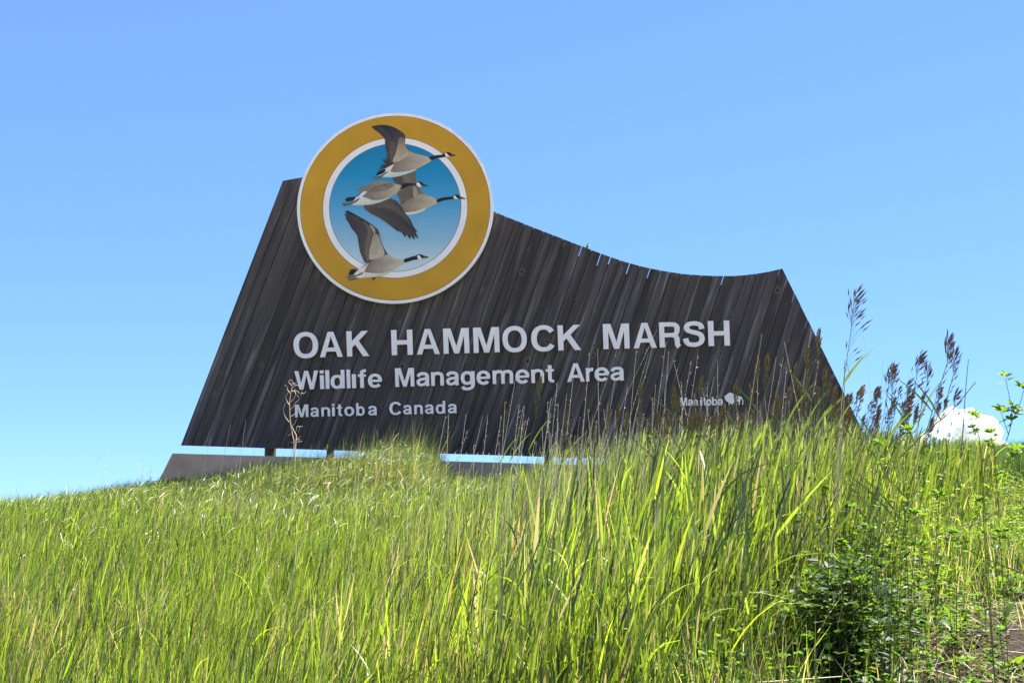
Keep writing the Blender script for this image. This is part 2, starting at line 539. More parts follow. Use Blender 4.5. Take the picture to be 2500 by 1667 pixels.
for (pa, pb) in ((648, 672), (799, 815), (1055, 1073), (1330, 1350), (1600, 1622), (1870, 1892)):
    a, b = at(pa, 1100, D + .12), at(pb, 1100, D + .12)
    ztop = at(pa, 760 if pa > 700 else 700, D + .12).z
    m = MB(); boxmb(m, a.x, b.x, D + .065, D + .19, at(pa, 1125 + (pa - 650) * .028, D).z - .3, ztop)
    put('post', m.mesh('post'), sign, M_STEEL)

# plinth: one long rendered block under the planks
pl_px = [(426, 1107.4), (640, 1113.5), (1191, 1129), (2150, 1157), (2178, 1215), (2190, 1300), (330, 1300)]
m = MB(); m.prism([P2(*p) for p in pl_px], to_plane, .12, -.48)
plinth = put('concrete_plinth', m.mesh('concrete_plinth'), None, M_STUCCO)
tag(plinth, 'long low taupe rendered plinth under the plank sign half hidden by grass', 'plinth')
bv = plinth.modifiers.new('edge', 'BEVEL'); bv.width = .012; bv.segments = 2

# ---------------------------------------------------------------- lettering
def stroke(pts, wv, wh, closed=False, per=5):
    P = smooth_path(pts, per, closed)
    n = len(P); Lf, Rt = [], []
    for i in range(n):
        a = P[(i - 1) % n] if closed else P[max(i - 1, 0)]
        b = P[(i + 1) % n] if closed else P[min(i + 1, n - 1)]
        dx, dy = b[0] - a[0], b[1] - a[1]; l = math.hypot(dx, dy) or 1
        nx, ny = -dy / l, dx / l
        hw = math.sqrt((wv / 2 * nx) ** 2 + (wh / 2 * ny) ** 2)
        Lf.append((P[i][0] + nx * hw, P[i][1] + ny * hw)); Rt.append((P[i][0] - nx * hw, P[i][1] - ny * hw))
    quads = []
    for i in range(n if closed else n - 1):
        j = (i + 1) % n
        quads.append([Lf[i], Lf[j], Rt[j], Rt[i]])
    return ('strip', Lf, Rt, closed)
def ell(cx, cy, rx, ry, a0=0, a1=360, n=28, ex=2.25):
    out = []
    for k in range(n + (0 if a1 - a0 == 360 else 1)):
        t = math.radians(a0 + (a1 - a0) * k / n); c, s_ = math.cos(t), math.sin(t)
        out.append((cx + rx * math.copysign(abs(c) ** (2 / ex), c), cy + ry * math.copysign(abs(s_) ** (2 / ex), s_)))
    return out
def bar(x0, y0, x1, y1): return ('poly', [(x0, y0), (x1, y0), (x1, y1), (x0, y1)])
def pg(*p): return ('poly', list(p))
def ring(cx, cy, orx, ory, wv, wh): return stroke(ell(cx, cy, orx - wv / 2, ory - wh / 2), wv, wh, True, 1)
SV, SH = 137, 112
def glyph(c):
    if c == 'O': return [ring(389, 359, 345, 376, 148, 122)]
    if c == 'A': return [pg((20, 0), (173, 0), (361, 590), (361, 718), (277, 718)), pg((549, 0), (702, 0), (445, 718), (361, 718), (361, 590)), bar(205, 158, 517, 270)]
    if c == 'K': return [bar(87, 0, 235, 718), pg((200, 225), (232, 250), (712, 718), (522, 718), (200, 398)), pg((318, 352), (425, 455), (722, 0), (542, 0))]
    if c == 'H': return [bar(71, 0, 219, 718), bar(503, 0, 651, 718), bar(200, 298, 520, 422)]
    if c == 'M': return [bar(69, 0, 205, 718), bar(629, 0, 765, 718), pg((150, 718), (272, 718), (417, 205), (417, 0), (350, 0), (150, 700)), pg((684, 718), (562, 718), (417, 205), (417, 0), (484, 0), (684, 700))]
    if c == 'C': return [stroke(ell(375, 359, 257, 316, 33, 327, 30), 148, 122, False, 1)]
    if c == 'S': return [stroke([(556, 500), (528, 600), (440, 653), (325, 664), (205, 642), (148, 575), (162, 488), (255, 432), (400, 392), (515, 335), (553, 225), (515, 115), (420, 66), (320, 56), (200, 74), (130, 142), (110, 240)], 142, 120)]
    if c == 'R': return [bar(76, 0, 222, 718), bar(200, 598, 430, 718), bar(200, 290, 430, 408),
                         stroke([(425, 658), (530, 640), (590, 570), (592, 500), (575, 415), (520, 362), (425, 349)], 146, 118), stroke([(455, 345), (545, 310), (582, 230), (590, 110), (610, 40), (640, 0)], 146, 116)]
    if c == 'W': return [pg((8, 718), (162, 718), (268, 210), (345, 0), (192, 0)), pg((192, 0), (345, 0), (472, 555), (472, 718), (397, 718)), pg((547, 718), (472, 718), (472, 555), (600, 0), (752, 0)), pg((600, 0), (752, 0), (936, 718), (784, 718), (680, 210))]
    if c == 'i': return [bar(69, 0, 209, 532), bar(69, 600, 209, 718)]
    if c == 'I': return [bar(69, 0, 209, 532)]
    if c == 'l': return [bar(69, 0, 209, 718)]
    if c == 'o': return [ring(306, 259, 272, 273, SV + 5, SH)]
    if c == 'd': return [ring(278, 259, 244, 273, SV, SH), bar(414, 0, 551, 718)]
    if c == 'b': return [ring(335, 259, 244, 273, SV, SH), bar(62, 0, 199, 718)]
    if c == 'n': return [bar(65, 0, 202, 520), stroke([(135, 330), (170, 418), (240, 466), (330, 476), (430, 448), (477, 365), (478, 200), (478, 0)], SV, SH)]
    if c == 'm': return [bar(64, 0, 196, 520), stroke([(132, 330), (165, 425), (225, 466), (320, 476), (400, 450), (445, 370), (446, 200), (446, 0)], 132, SH),
                         stroke([(446, 330), (478, 425), (540, 466), (635, 476), (715, 450), (758, 370), (759, 200), (759, 0)], 132, SH)]
    if c == 'r': return [bar(64, 0, 204, 520), stroke([(140, 280), (165, 385), (230, 440), (310, 462), (386, 460)], SV, 125)]
    if c == 't': return [stroke([(163, 674), (163, 400), (163, 160), (185, 82), (240, 54), (314, 54)], SV, 105), bar(10, 430, 310, 520)]
    if c == 'f': return [stroke([(318, 664), (240, 660), (180, 630), (160, 560), (160, 300), (160, 0)], SV, 105), bar(10, 430, 310, 520)]
    if c == 'e': return [stroke(ell(276, 259, 184, 218, 2, 322, 26), SV, SH, False, 1), bar(110, 214, 512, 302)]
    if c == 'a': return [stroke([(100, 368), (140, 446), (225, 480), (330, 478), (420, 440), (446, 355), (446, 200), (446, 90), (462, 0)], SV, SH),
                         stroke([(440, 300), (340, 280), (200, 255), (108, 205), (100, 125), (150, 62), (240, 48), (350, 88), (430, 170)], 128, 100)]
    if c == 'g': return [ring(278, 265, 244, 265, SV, SH), stroke([(484, 520), (484, 300), (484, 20), (450, -85), (370, -140), (260, -156), (150, -135), (100, -62)], SV, 105)]
    return []

def add_letter(c, x0, x1, yb, cap, slope, lean, d0=.012, d1=.050):
    """one cut-out letter whose left and right ends, baseline and cap height are known"""
    parts = glyph(c)
    pts = []
    for p in parts: pts += p[1] if p[0] == 'poly' else p[1] + p[2]
    gx0, gx1 = min(p[0] for p in pts), max(p[0] for p in pts)
    k = cap / 718.0
    sx = (x1 - x0) / (gx1 - gx0)
    # ends are measured on the picture: a leaning letter takes a little of its width from its lean
    def to3(gx, gy, d):
        ux = x0 + (gx - gx0) * sx; uy = gy * k
        px = ux - lean * (uy - cap * .5) ; py = yb(ux) - uy
        q = at(px, py, D)
        return (q.x, D - d, q.z)
    m = MB()
    for i, p in enumerate(parts):
        e = i * .0007
        if p[0] == 'poly': m.prism(p[1], to3, d1 - e, d0)
        else:
            Lf, Rt, closed = p[1], p[2], p[3]; n = len(Lf)
            vs = [to3(*q, d1 - e) for q in Lf] + [to3(*q, d1 - e) for q in Rt] + [to3(*q, d0) for q in Lf] + [to3(*q, d0) for q in Rt]
            fs = []
            for a in range(n if closed else n - 1):
                b = (a + 1) % n
                fs += [(a, n + a, n + b, b), (2 * n + a, 2 * n + b, 3 * n + b, 3 * n + a), (a, b, 2 * n + b, 2 * n + a), (n + a, 3 * n + a, 3 * n + b, n + b)]
            if not closed: fs += [(0, 2 * n, 3 * n, n), (n - 1, 2 * n - 1, 4 * n - 1, 3 * n - 1)]
            m.add(vs, fs)
    return put('letter', m.mesh('letter'), sign, M_LETTER)

def row(spec, ox, sc, yb, cap, slope, lean, **kw):
    for c, a, b in spec: add_letter(c, ox + a / sc, ox + b / sc, yb, cap, slope, lean, **kw)
yb1 = lambda x: 871.2 - .0287 * (x - 853)
row([('O', 70, 305), ('A', 318, 537), ('K', 578, 790), ('H', 1005, 1207), ('A', 1245, 1463), ('M', 1500, 1747), ('M', 1787, 2035), ('O', 2065, 2298)], 700, 3.92, yb1, 61.2, 0, .036)
row([('C', 183, 403), ('K', 438, 658), ('M', 870, 1120), ('A', 1158, 1378), ('R', 1407, 1610), ('S', 1632, 1838), ('H', 1873, 2077)], 1250, 3.92, yb1, 61, 0, .036)
yb2 = lambda x: 951.4 - .0285 * (x - 740)
row([('W', 80, 305), ('i', 322, 360), ('l', 375, 412), ('d', 423, 557), ('l', 577, 612), ('I', 627, 665), ('f', 685, 763), ('e', 780, 915), ('M', 1040, 1222), ('a', 1243, 1367), ('n', 1383, 1505),
     ('a', 1525, 1648), ('g', 1665, 1800), ('e', 1817, 1948), ('m', 1970, 2167), ('e', 2188, 2322)], 700, 3.92, yb2, 45.2, 0, .03, d1=.045)
row([('n', 183, 305), ('t', 322, 402), ('A', 525, 693), ('r', 705, 778), ('e', 788, 925), ('a', 940, 1068)], 1250, 3.92, yb2, 44.8, 0, .03, d1=.045)
yb3 = lambda x: 1018.4 - .0257 * (x - 735)
row([('M', 83, 210), ('a', 232, 310), ('n', 335, 418), ('i', 437, 463), ('t', 483, 535), ('o', 555, 648), ('b', 668, 748), ('a', 782, 865), ('C', 985, 1097), ('a', 1117, 1197), ('n', 1222, 1303),
     ('a', 1325, 1407), ('d', 1427, 1518), ('a', 1543, 1627)], 700, 3.92, yb3, 30.4, 0, .025, d1=.04)
yb4 = lambda x: 991 - .021 * (x - 1660)
row([('M', 228, 435), ('a', 455, 605), ('n', 620, 740), ('i', 808, 866), ('t', 895, 975), ('o', 985, 1130), ('b', 1145, 1300), ('a', 1310, 1455)], 1640, 11.76, yb4, 20, 0, .02, d1=.03)

bison = [(1285, 350), (1340, 366), (1420, 300), (1480, 248), (1560, 230), (1640, 268), (1695, 310), (1760, 338), (1850, 362), (2010, 402), (1990, 470), (1962, 540), (1945, 625), (1935, 700), (1950, 722), (1885, 722),
         (1900, 620), (1850, 578), (1800, 600), (1770, 660), (1740, 700), (1700, 640), (1660, 660), (1645, 722), (1590, 722), (1612, 690), (1560, 655), (1510, 732), (1465, 726), (1515, 668), (1462, 640), (1450, 600), (1395, 580), (1340, 500), (1312, 420), (1335, 388)]
tail = [(2000, 402), (2040, 450), (2070, 530), (2084, 640), (2062, 738), (2036, 690), (2046, 600), (2030, 520), (1996, 440)]
m = MB()
tb = lambda x, y, d: to_plane(*P2(1690 + x / 16.8, 945 + y / 16.8), d)
m.prism(bison, tb, .03, .012); m.prism(tail, tb, .0292, .012)
tag(put('bison_emblem', m.mesh('bison_emblem'), sign, M_LETTER), 'white bison silhouette facing left beside the small Manitoba lettering')

# ---------------------------------------------------------------- the roundel with its painted geese
pc = at(964.8, 505.7, D); pr = at(1204.4, 505.7, D)
SC = 1 / (1 + 0)
RO = 6.0
RC = Vector((pc.x, pc.z)); RR = pr.x - pc.x
RF = .115                        # its face, in front of the planks
kR = (D - RF) / D                # the face is nearer, so it is a little smaller for the same outline
RCx, RCz, RRf = RC.x * kR, CZ + (RC.y - CZ) * kR, RR * kR
def disc(name, r, d0, d1, mat, parent, r_in=0, n=128, bevel=0):
    m = MB(); A = [(math.cos(2 * math.pi * k / n), math.sin(2 * math.pi * k / n)) for k in range(n)]
    pt = lambda q, rr, d: (RCx + q[0] * rr, D - d, RCz + q[1] * rr)
    if r_in == 0:
        vs = [pt(q, r, d1) for q in A] + [pt(q, r, d0) for q in A]
        fs = [tuple(range(n)), tuple(reversed(range(n, 2 * n)))] + [(i, i + n, (i + 1) % n + n, (i + 1) % n) for i in range(n)]
    else:
        vs = [pt(q, r, d1) for q in A] + [pt(q, r_in, d1) for q in A] + [pt(q, r, d0) for q in A] + [pt(q, r_in, d0) for q in A]
        fs = []
        for i in range(n):
            j = (i + 1) % n
            fs += [(i, j, n + j, n + i), (i, 2 * n + i, 2 * n + j, j), (n + i, n + j, 3 * n + j, 3 * n + i)]
    m.add(vs, fs)
    return put(name, m.mesh(name), parent, mat)
roundel = disc('roundel', RRf, RF - .05, RF, M_RIM, sign)
tag(roundel, 'white rimmed gold disc with four flying geese over a blue sky')
u = RRf / 240.0
disc('outline_ring', 232.3 * u, RF + .0008, RF + .002, M_LINE, roundel, 231.2 * u)
disc('gold_ring', 231.2 * u, RF + .0008, RF + .003, M_GOLD, roundel, 177.6 * u)
disc('outline_ring', 177.6 * u, RF + .0008, RF + .002, M_LINE, roundel, 176.6 * u)
disc('outline_ring', 161.6 * u, RF + .0008, RF + .002, M_LINE, roundel, 160.6 * u)
M_SKYP = sky_print_material(RCz + 160 * u, RCz - 160 * u)
disc('sky_picture', 160.6 * u, RF + .0008, RF + .003, M_SKYP, roundel)
for k in range(8):              # stand-off brackets behind the disc
    t_ = 2 * math.pi * (k + .5) / 8
    if math.sin(t_) > .35: continue
    m = MB(); cx, cz = RCx + math.cos(t_) * RRf * .7, RCz + math.sin(t_) * RRf * .7
    boxmb(m, cx - .03, cx + .03, D - (RF - .051), D - .006, cz - .03, cz + .03)
    put('bracket', m.mesh('bracket'), roundel, M_STEEL)

def frame7(x, y): return (820 + x / 6.816, 290 + y / 6.816)
def frame8(x, y): return (820 + x / 7.84, 500 + y / 7.84)
def frame1(x, y): return (700 + x / 3.1358, 250 + y / 3.1358)
BLK, DK, BRN, MID, LT, PALE, WHT, GRY = (.010, .012, .022), (.035, .036, .045), (.085, .075, .068), (.17, .15, .125), (.30, .275, .235), (.42, .40, .34), (.60, .63, .66), (.085, .13, .15)
class Goose:
    def __init__(s, fr): s.m = MB(); s.fr = fr; s.d = .0045; s.k = 0
    def to3(s, x, y, d):
        px, py = s.fr(x, y); q = at(px, py, D - RF - d); return (q.x, q.y, q.z)
    def poly(s, pts, col, colf=None, smooth=True, per=3):
        s.k += 1
        if smooth: pts = smooth_path(pts, per, True)
        s.m.flat(pts, s.to3, s.d + s.k * .00045, col, colf)
    def grad(s, pts, c0, c1, p0, p1, **kw):
        dx, dy = p1[0] - p0[0], p1[1] - p0[1]; l2 = dx * dx + dy * dy
        f = lambda p: lerp(c0, c1, min(1, max(0, ((p[0] - p0[0]) * dx + (p[1] - p0[1]) * dy) / l2)))
        s.poly(pts, c0, f, **kw)
    def feathers(s, base, tip, n, c0, c1, fill=.55, jag=0.0):
        """n narrow quills from the base curve to the tip curve"""
        s.k += 1
        B, T = smooth_path(base, 8), smooth_path(tip, 8)
        pick = lambda Q, t: tuple(np.array(Q[int(t * (len(Q) - 1))]) * (1 - (t * (len(Q) - 1)) % 1) + np.array(Q[min(int(t * (len(Q) - 1)) + 1, len(Q) - 1)]) * ((t * (len(Q) - 1)) % 1))
        for i in range(n):
            t0, t1 = i / n, (i + fill) / n
            b0_, b1_, e0, e1 = pick(B, t0), pick(B, t1), pick(T, t0), pick(T, t1)
            em = lerp(e0, e1, .4); out = lerp(b0_, em, 1 + jag)
            col = [lerp(c0, c1, rnd.random() * .35)] * 2 + [lerp(c0, c1, .8)] * 3
            s.m.add([s.to3(*q, s.d + s.k * .00045) for q in (b0_, b1_, e1, out, e0)], [(0, 1, 2, 3, 4)], 0, col)
    def done(s, label):
        o = put('goose', s.m.mesh('goose', color=True), roundel, M_PICT); o['label'] = label

def head(g, neck, bill, cheek):
    g.poly(neck, BLK); g.poly(bill, (.04, .055, .05), smooth=False); g.poly(cheek, (.66, .68, .72))

# second from the right, behind the others: one wing up, one down
g = Goose(frame7)
g.grad([(950, 985), (1150, 935), (1300, 870), (1330, 950), (1345, 1060), (1400, 1160), (1460, 1250), (1540, 1290), (1300, 1340), (1080, 1400), (1055, 1330), (1020, 1260), (1050, 1190), (1090, 1120), (990, 1080), (960, 1030)], BRN, MID, (960, 1000), (1450, 1250))
g.feathers([(1160, 950), (1175, 1050), (1210, 1120)], [(950, 990), (965, 1040), (1010, 1085)], 9, DK, BRN, .6)
g.feathers([(1270, 1130), (1280, 1230), (1290, 1310)], [(1060, 1180), (1020, 1260), (1075, 1390)], 11, DK, MID, .45, .03)
g.feathers([(1290, 930), (1300, 1000), (1310, 1060)], [(1110, 960), (1120, 1020), (1140, 1070)], 7, BRN, LT, .4)
g.poly([(1290, 1140), (1330, 1150), (1360, 1240), (1330, 1310), (1290, 1300)], LT)
g.grad([(1075, 1420), (1130, 1385), (1300, 1320), (1400, 1255), (1530, 1282), (1600, 1300), (1680, 1350), (1692, 1395), (1620, 1440), (1500, 1490), (1400, 1530), (1300, 1556), (1190, 1572), (1130, 1560), (1095, 1480)], MID, PALE, (1150, 1400), (1600, 1440))
g.grad([(1140, 1565), (1300, 1545), (1450, 1500), (1520, 1480), (1450, 1540), (1340, 1580), (1230, 1598), (1160, 1590)], WHT, (.5, .55, .5), (1150, 1560), (1500, 1500))
g.poly([(1070, 1415), (1160, 1362), (1150, 1380), (1080, 1425)], BLK, smooth=False)
head(g, [(1680, 1347), (1780, 1312), (1900, 1298), (1945, 1290), (1970, 1268), (2020, 1262), (2060, 1288), (2072, 1322), (2010, 1333), (1900, 1345), (1780, 1366), (1692, 1395)],
     [(2055, 1290), (2165, 1328), (2150, 1338), (2058, 1334)], [(1955, 1292), (1985, 1280), (2008, 1310), (2035, 1330), (1985, 1336), (1962, 1320)])
g.fr = frame1
g.grad([(583, 788), (640, 785), (720, 765), (790, 733), (845, 755), (875, 795), (905, 845), (945, 895), (970, 950), (1002, 993), (985, 992), (1012, 1046), (975, 1020), (981, 1056), (948, 1024), (945, 1052), (915, 1010), (908, 1035), (878, 995), (845, 985), (800, 950), (750, 912), (700, 880), (640, 850), (600, 820)], DK, BRN, (900, 900), (700, 760), smooth=False)
g.feathers([(660, 800), (780, 835), (890, 900), (960, 960)], [(600, 820), (745, 908), (880, 995), (1005, 1040)], 26, (.02, .02, .028), BRN, .5)
g.feathers([(720, 770), (800, 765), (870, 820), (930, 890)], [(690, 800), (790, 815), (880, 870), (950, 945)], 18, BRN, MID, .4)
g.done('right middle goose with one wing raised behind the others and one wing down')

# top goose
g = Goose(frame7)
g.poly([(830, 608), (900, 650), (965, 730), (940, 775), (820, 832), (715, 842), (745, 815), (735, 785), (790, 790), (740, 755), (830, 760), (760, 675), (850, 700), (790, 648), (870, 670)], DK, smooth=False)
g.grad([(595, 130), (700, 108), (800, 105), (900, 120), (1000, 160), (1080, 210), (1130, 245), (1155, 290), (1150, 400), (1170, 460), (1222, 542), (1100, 650), (955, 745), (900, 700), (850, 600), (830, 500), (815, 400), (822, 350), (765, 285), (700, 225), (650, 190), (610, 155)], (.022, .022, .035), BRN, (900, 200), (1180, 520))
g.feathers([(760, 150), (900, 300), (920, 500), (955, 700)], [(605, 140), (790, 310), (832, 520), (900, 700)], 22, BRN, DK, .5)
g.feathers([(1010, 400), (990, 520), (960, 700)], [(920, 380), (900, 560), (930, 700)], 14, BRN, MID, .4)
g.grad([(1060, 320), (1130, 330), (1148, 420), (1185, 500), (1215, 545), (1190, 640), (1100, 700), (960, 722), (955, 680), (1000, 560), (1030, 420)], MID, PALE, (1080, 350), (1100, 650))
g.feathers([(1130, 520), (1150, 600), (1100, 690)], [(990, 610), (970, 670), (960, 715)], 9, MID, LT, .25)
g.grad([(900, 870), (950, 770), (960, 732), (1060, 702), (1190, 612), (1225, 545), (1330, 585), (1450, 615), (1550, 645), (1598, 688), (1500, 757), (1420, 800), (1330, 842), (1250, 862), (1100, 885), (960, 893)], MID, PALE, (1000, 820), (1480, 720))
g.grad([(700, 955), (800, 900), (850, 855), (900, 872), (960, 892), (1100, 884), (1250, 860), (1340, 838), (1300, 872), (1200, 915), (1050, 955), (930, 976), (800, 972)], (.55, .62, .66), (.42, .55, .58), (900, 880), (950, 975))
g.poly([(812, 848), (870, 805), (965, 762), (945, 805), (902, 870), (850, 885)], WHT)
g.poly([(662, 943), (700, 885), (720, 868), (770, 848), (838, 845), (800, 900), (750, 930)], BLK, smooth=False)
g.poly([(608, 985), (640, 965), (740, 945), (800, 905), (850, 880), (868, 886), (800, 940), (760, 975), (700, 998), (640, 996)], GRY)
head(g, [(1548, 647), (1650, 612), (1760, 600), (1800, 572), (1850, 556), (1900, 566), (1932, 595), (1935, 622), (1890, 630), (1830, 636), (1720, 655), (1650, 665), (1597, 692)],
     [(1920, 588), (2002, 606), (1990, 618), (1915, 628)], [(1812, 578), (1840, 570), (1862, 600), (1895, 626), (1852, 636), (1826, 625)])
g.done('top goose with one dark wing raised over the gold ring')

# left middle goose with folded wing
g = Goose(frame7)
g.grad([(440, 1290), (520, 1212), (650, 1215), (850, 1175), (960, 1110), (1000, 1085), (1100, 1098), (1120, 1150), (1090, 1192), (1000, 1247), (900, 1305), (800, 1335), (700, 1350), (600, 1352), (560, 1315)], MID, PALE, (600, 1300), (1080, 1120))
g.grad([(250, 1400), (350, 1320), (470, 1308), (600, 1352), (750, 1348), (900, 1298), (850, 1347), (750, 1392), (600, 1427), (450, 1442), (300, 1437)], (.62, .65, .68), (.42, .50, .46), (400, 1330), (450, 1440))
g.poly([(288, 1362), (350, 1298), (440, 1222), (518, 1213), (450, 1290), (400, 1340)], WHT)
g.grad([(340, 1192), (430, 1140), (540, 1090), (680, 1042), (800, 1033), (900, 1058), (985, 1090), (960, 1130), (860, 1180), (700, 1217), (560, 1217), (480, 1200)], MID, (.24, .235, .21), (400, 1150), (900, 1100))
g.feathers([(540, 1212), (700, 1205), (840, 1175), (960, 1125)], [(640, 1140), (740, 1110), (850, 1075), (930, 1070)], 17, (.03, .04, .05), DK, .5)
g.feathers([(585, 1205), (720, 1195), (850, 1165), (950, 1120)], [(660, 1150), (760, 1125), (865, 1090), (935, 1082)], 14, PALE, LT, .25)
g.poly([(345, 1290), (430, 1215), (445, 1216), (360, 1300)], DK, smooth=False)
g.poly([(148, 1342), (200, 1308), (340, 1295), (292, 1370), (170, 1382), (160, 1362)], BLK, smooth=False)
g.poly([(108, 1402), (250, 1390), (370, 1330), (397, 1330), (350, 1380), (250, 1430), (150, 1457), (120, 1440)], GRY)
head(g, [(1098, 1098), (1150, 1080), (1250, 1072), (1330, 1078), (1365, 1050), (1410, 1048), (1448, 1075), (1456, 1110), (1420, 1118), (1360, 1102), (1240, 1116), (1122, 1155)],
     [(1445, 1078), (1548, 1114), (1530, 1126), (1450, 1132)], [(1338, 1082), (1370, 1060), (1400, 1088), (1428, 1128), (1380, 1136), (1350, 1115)])
g.done('left middle goose with its wing swept back over its body')

# bottom goose
g = Goose(frame8)
g.poly([(690, 1378), (800, 1368), (745, 1420), (702, 1452)], (.06, .055, .05), smooth=False)
g.grad([(165, 130), (200, 135), (220, 103), (330, 160), (450, 230), (560, 290), (680, 370), (800, 465), (830, 530), (860, 650), (900, 780), (960, 890), (1002, 952), (900, 1000), (650, 1110), (560, 1118), (525, 1060), (500, 1000), (460, 900), (435, 750), (410, 600), (370, 530), (290, 440), (240, 340), (178, 250), (215, 245), (148, 184), (215, 190)], (.022, .024, .034), BRN, (450, 300), (900, 900), smooth=False)
g.feathers([(420, 240), (560, 420), (600, 600), (560, 800), (590, 1070)], [(165, 170), (290, 440), (415, 610), (440, 780), (545, 1105)], 30, (.11, .09, .085), DK, .42)
g.feathers([(560, 330), (660, 440), (712, 560), (690, 700), (655, 850), (652, 1050)], [(505, 320), (600, 470), (600, 600), (562, 750), (558, 900), (605, 1085)], 26, MID, LT, .35)
g.grad([(710, 600), (740, 566), (800, 572), (838, 620), (878, 750), (915, 860), (930, 950), (860, 1000), (650, 1052), (648, 850), (688, 700)], (.27, .265, .24), PALE, (760, 600), (760, 1000))
g.feathers([(800, 780), (810, 880), (780, 980)], [(680, 830), (655, 930), (655, 1040)], 9, MID, LT, .2)
g.poly([(640, 385), (700, 410), (752, 480), (750, 562), (735, 565), (700, 500)], LT)
g.grad([(530, 1292), (580, 1200), (640, 1112), (750, 1050), (900, 985), (1000, 950), (1100, 1010), (1200, 1043), (1302, 1048), (1332, 1100), (1240, 1160), (1150, 1222), (1050, 1282), (900, 1332), (800, 1322), (650, 1302)], MID, (.46, .45, .41), (650, 1180), (1150, 1120))
g.grad([(350, 1332), (520, 1288), (650, 1303), (860, 1308), (960, 1290), (1080, 1262), (950, 1342), (820, 1372), (700, 1388), (560, 1393), (420, 1402)], (.66, .68, .72), (.45, .52, .50), (600, 1300), (650, 1390))
g.poly([(338, 1332), (400, 1270), (480, 1200), (622, 1122), (578, 1200), (532, 1290), (420, 1332)], (.64, .66, .72))
g.poly([(478, 1204), (618, 1112), (628, 1122), (490, 1206)], BLK, smooth=False)
g.poly([(238, 1352), (250, 1320), (245, 1300), (265, 1280), (262, 1262), (280, 1240), (340, 1228), (422, 1240), (380, 1290), (340, 1336)], BLK, smooth=False)
g.poly([(188, 1382), (250, 1362), (400, 1340), (500, 1290), (528, 1297), (480, 1340), (380, 1375), (250, 1400)], GRY)
g.poly([(225, 1438), (260, 1412), (380, 1395), (440, 1398), (380, 1432), (260, 1450)], GRY)
head(g, [(1303, 1046), (1430, 1000), (1530, 972), (1560, 955), (1600, 946), (1645, 952), (1678, 985), (1670, 1024), (1610, 1030), (1560, 1045), (1440, 1070), (1327, 1105)],
     [(1665, 968), (1785, 998), (1770, 1010), (1665, 1026)], [(1555, 982), (1600, 964), (1622, 1000), (1648, 1030), (1592, 1044), (1566, 1020)])
g.done('bottom goose with one wing raised, its neck over the white ring')

# ---------------------------------------------------------------- small swallow on the top edge
def build_bird():
    foot = at(1435.5, 606.0, D + .015)
    b = empty('tree_swallow', foot)
    tag(b, 'tiny white breasted swallow perched on the curved top edge of the sign', 'bird')
    white = simple('breast_feathers', (.62, .60, .58), .8); dark = simple('blue_black_feathers', (.02, .035, .06), .5)
    n = 12; prof = [(0, .0), (.008, .011), (.024, .017), (.042, .017), (.054, .013), (.062, .0125), (.071, .012), (.078, .008), (.081, 0)]
    m = MB(); vs, fs = [], []
    for i, (z, r) in enumerate(prof):
        cx = .004 * math.sin(z * 30)
        for k in range(n):
            t_ = 2 * math.pi * k / n
            vs.append(foot + Vector((cx + r * math.cos(t_), r * .9 * math.sin(t_), z)))
    mi = []
    for i in range(len(prof) - 1):
        for k in range(n):
            fs.append((i * n + k, i * n + (k + 1) % n, (i + 1) * n + (k + 1) % n, (i + 1) * n + k))
            ca = math.cos(2 * math.pi * (k + .5) / n)
            mi.append(1 if (ca < -.35 or prof[i][0] >= .060) else 0)
    m.add(vs, fs); m.m = mi
    put('body', m.mesh('body', smooth=True), b, [white, dark])
    m = MB(); m.spindle(foot + Vector((.010, -.002, .070)), (1, -.2, -.05), .009, .0025); put('beak', m.mesh('beak'), b, dark)
    for s_ in (-1, 1):
        m = MB(); m.spindle(foot + Vector((-.008, s_ * .013, .052)), (-.30, 0, -1), .075, .010); put('wing', m.mesh('wing'), b, dark)
    m = MB(); m.spindle(foot + Vector((-.008, 0, .012)), (-.5, .2, -1), .05, .008); put('tail', m.mesh('tail'), b, dark)
build_bird()

# ---------------------------------------------------------------- grass
CAPX = [-400, 0, 200, 330, 430, 520, 640, 750, 840, 895, 960, 1030, 1062, 1092, 1200, 1285, 1335, 1450, 1600, 1750, 1900, 2000, 2080, 2150, 2250, 2290, 2400, 2500, 3000]
CAPY = [1240, 1218, 1196, 1172, 1163, 1148, 1118, 1100, 1078, 1052, 1044, 1050, 1096, 1154, 1158, 1120, 1082, 1066, 1050, 1036, 1030, 1002, 1030, 1052, 1070, 1072, 1076, 1070, 1070]
def cap_z(x, y):
    """how high the sward reaches at a place on the bank, as a height above datum"""
    # direction from the foot of the bank, as the bank's profile is known from there
    az = x / np.maximum(y, .5)
    pxs = (np.array(CAPX) - 1250.0) / F / math.cos(PITCH - .1)
    e = []
    for py in CAPY:
        d = ray(1250, py); e.append(d.z / d.y)
    return CZ + np.interp(az, pxs, e) * y

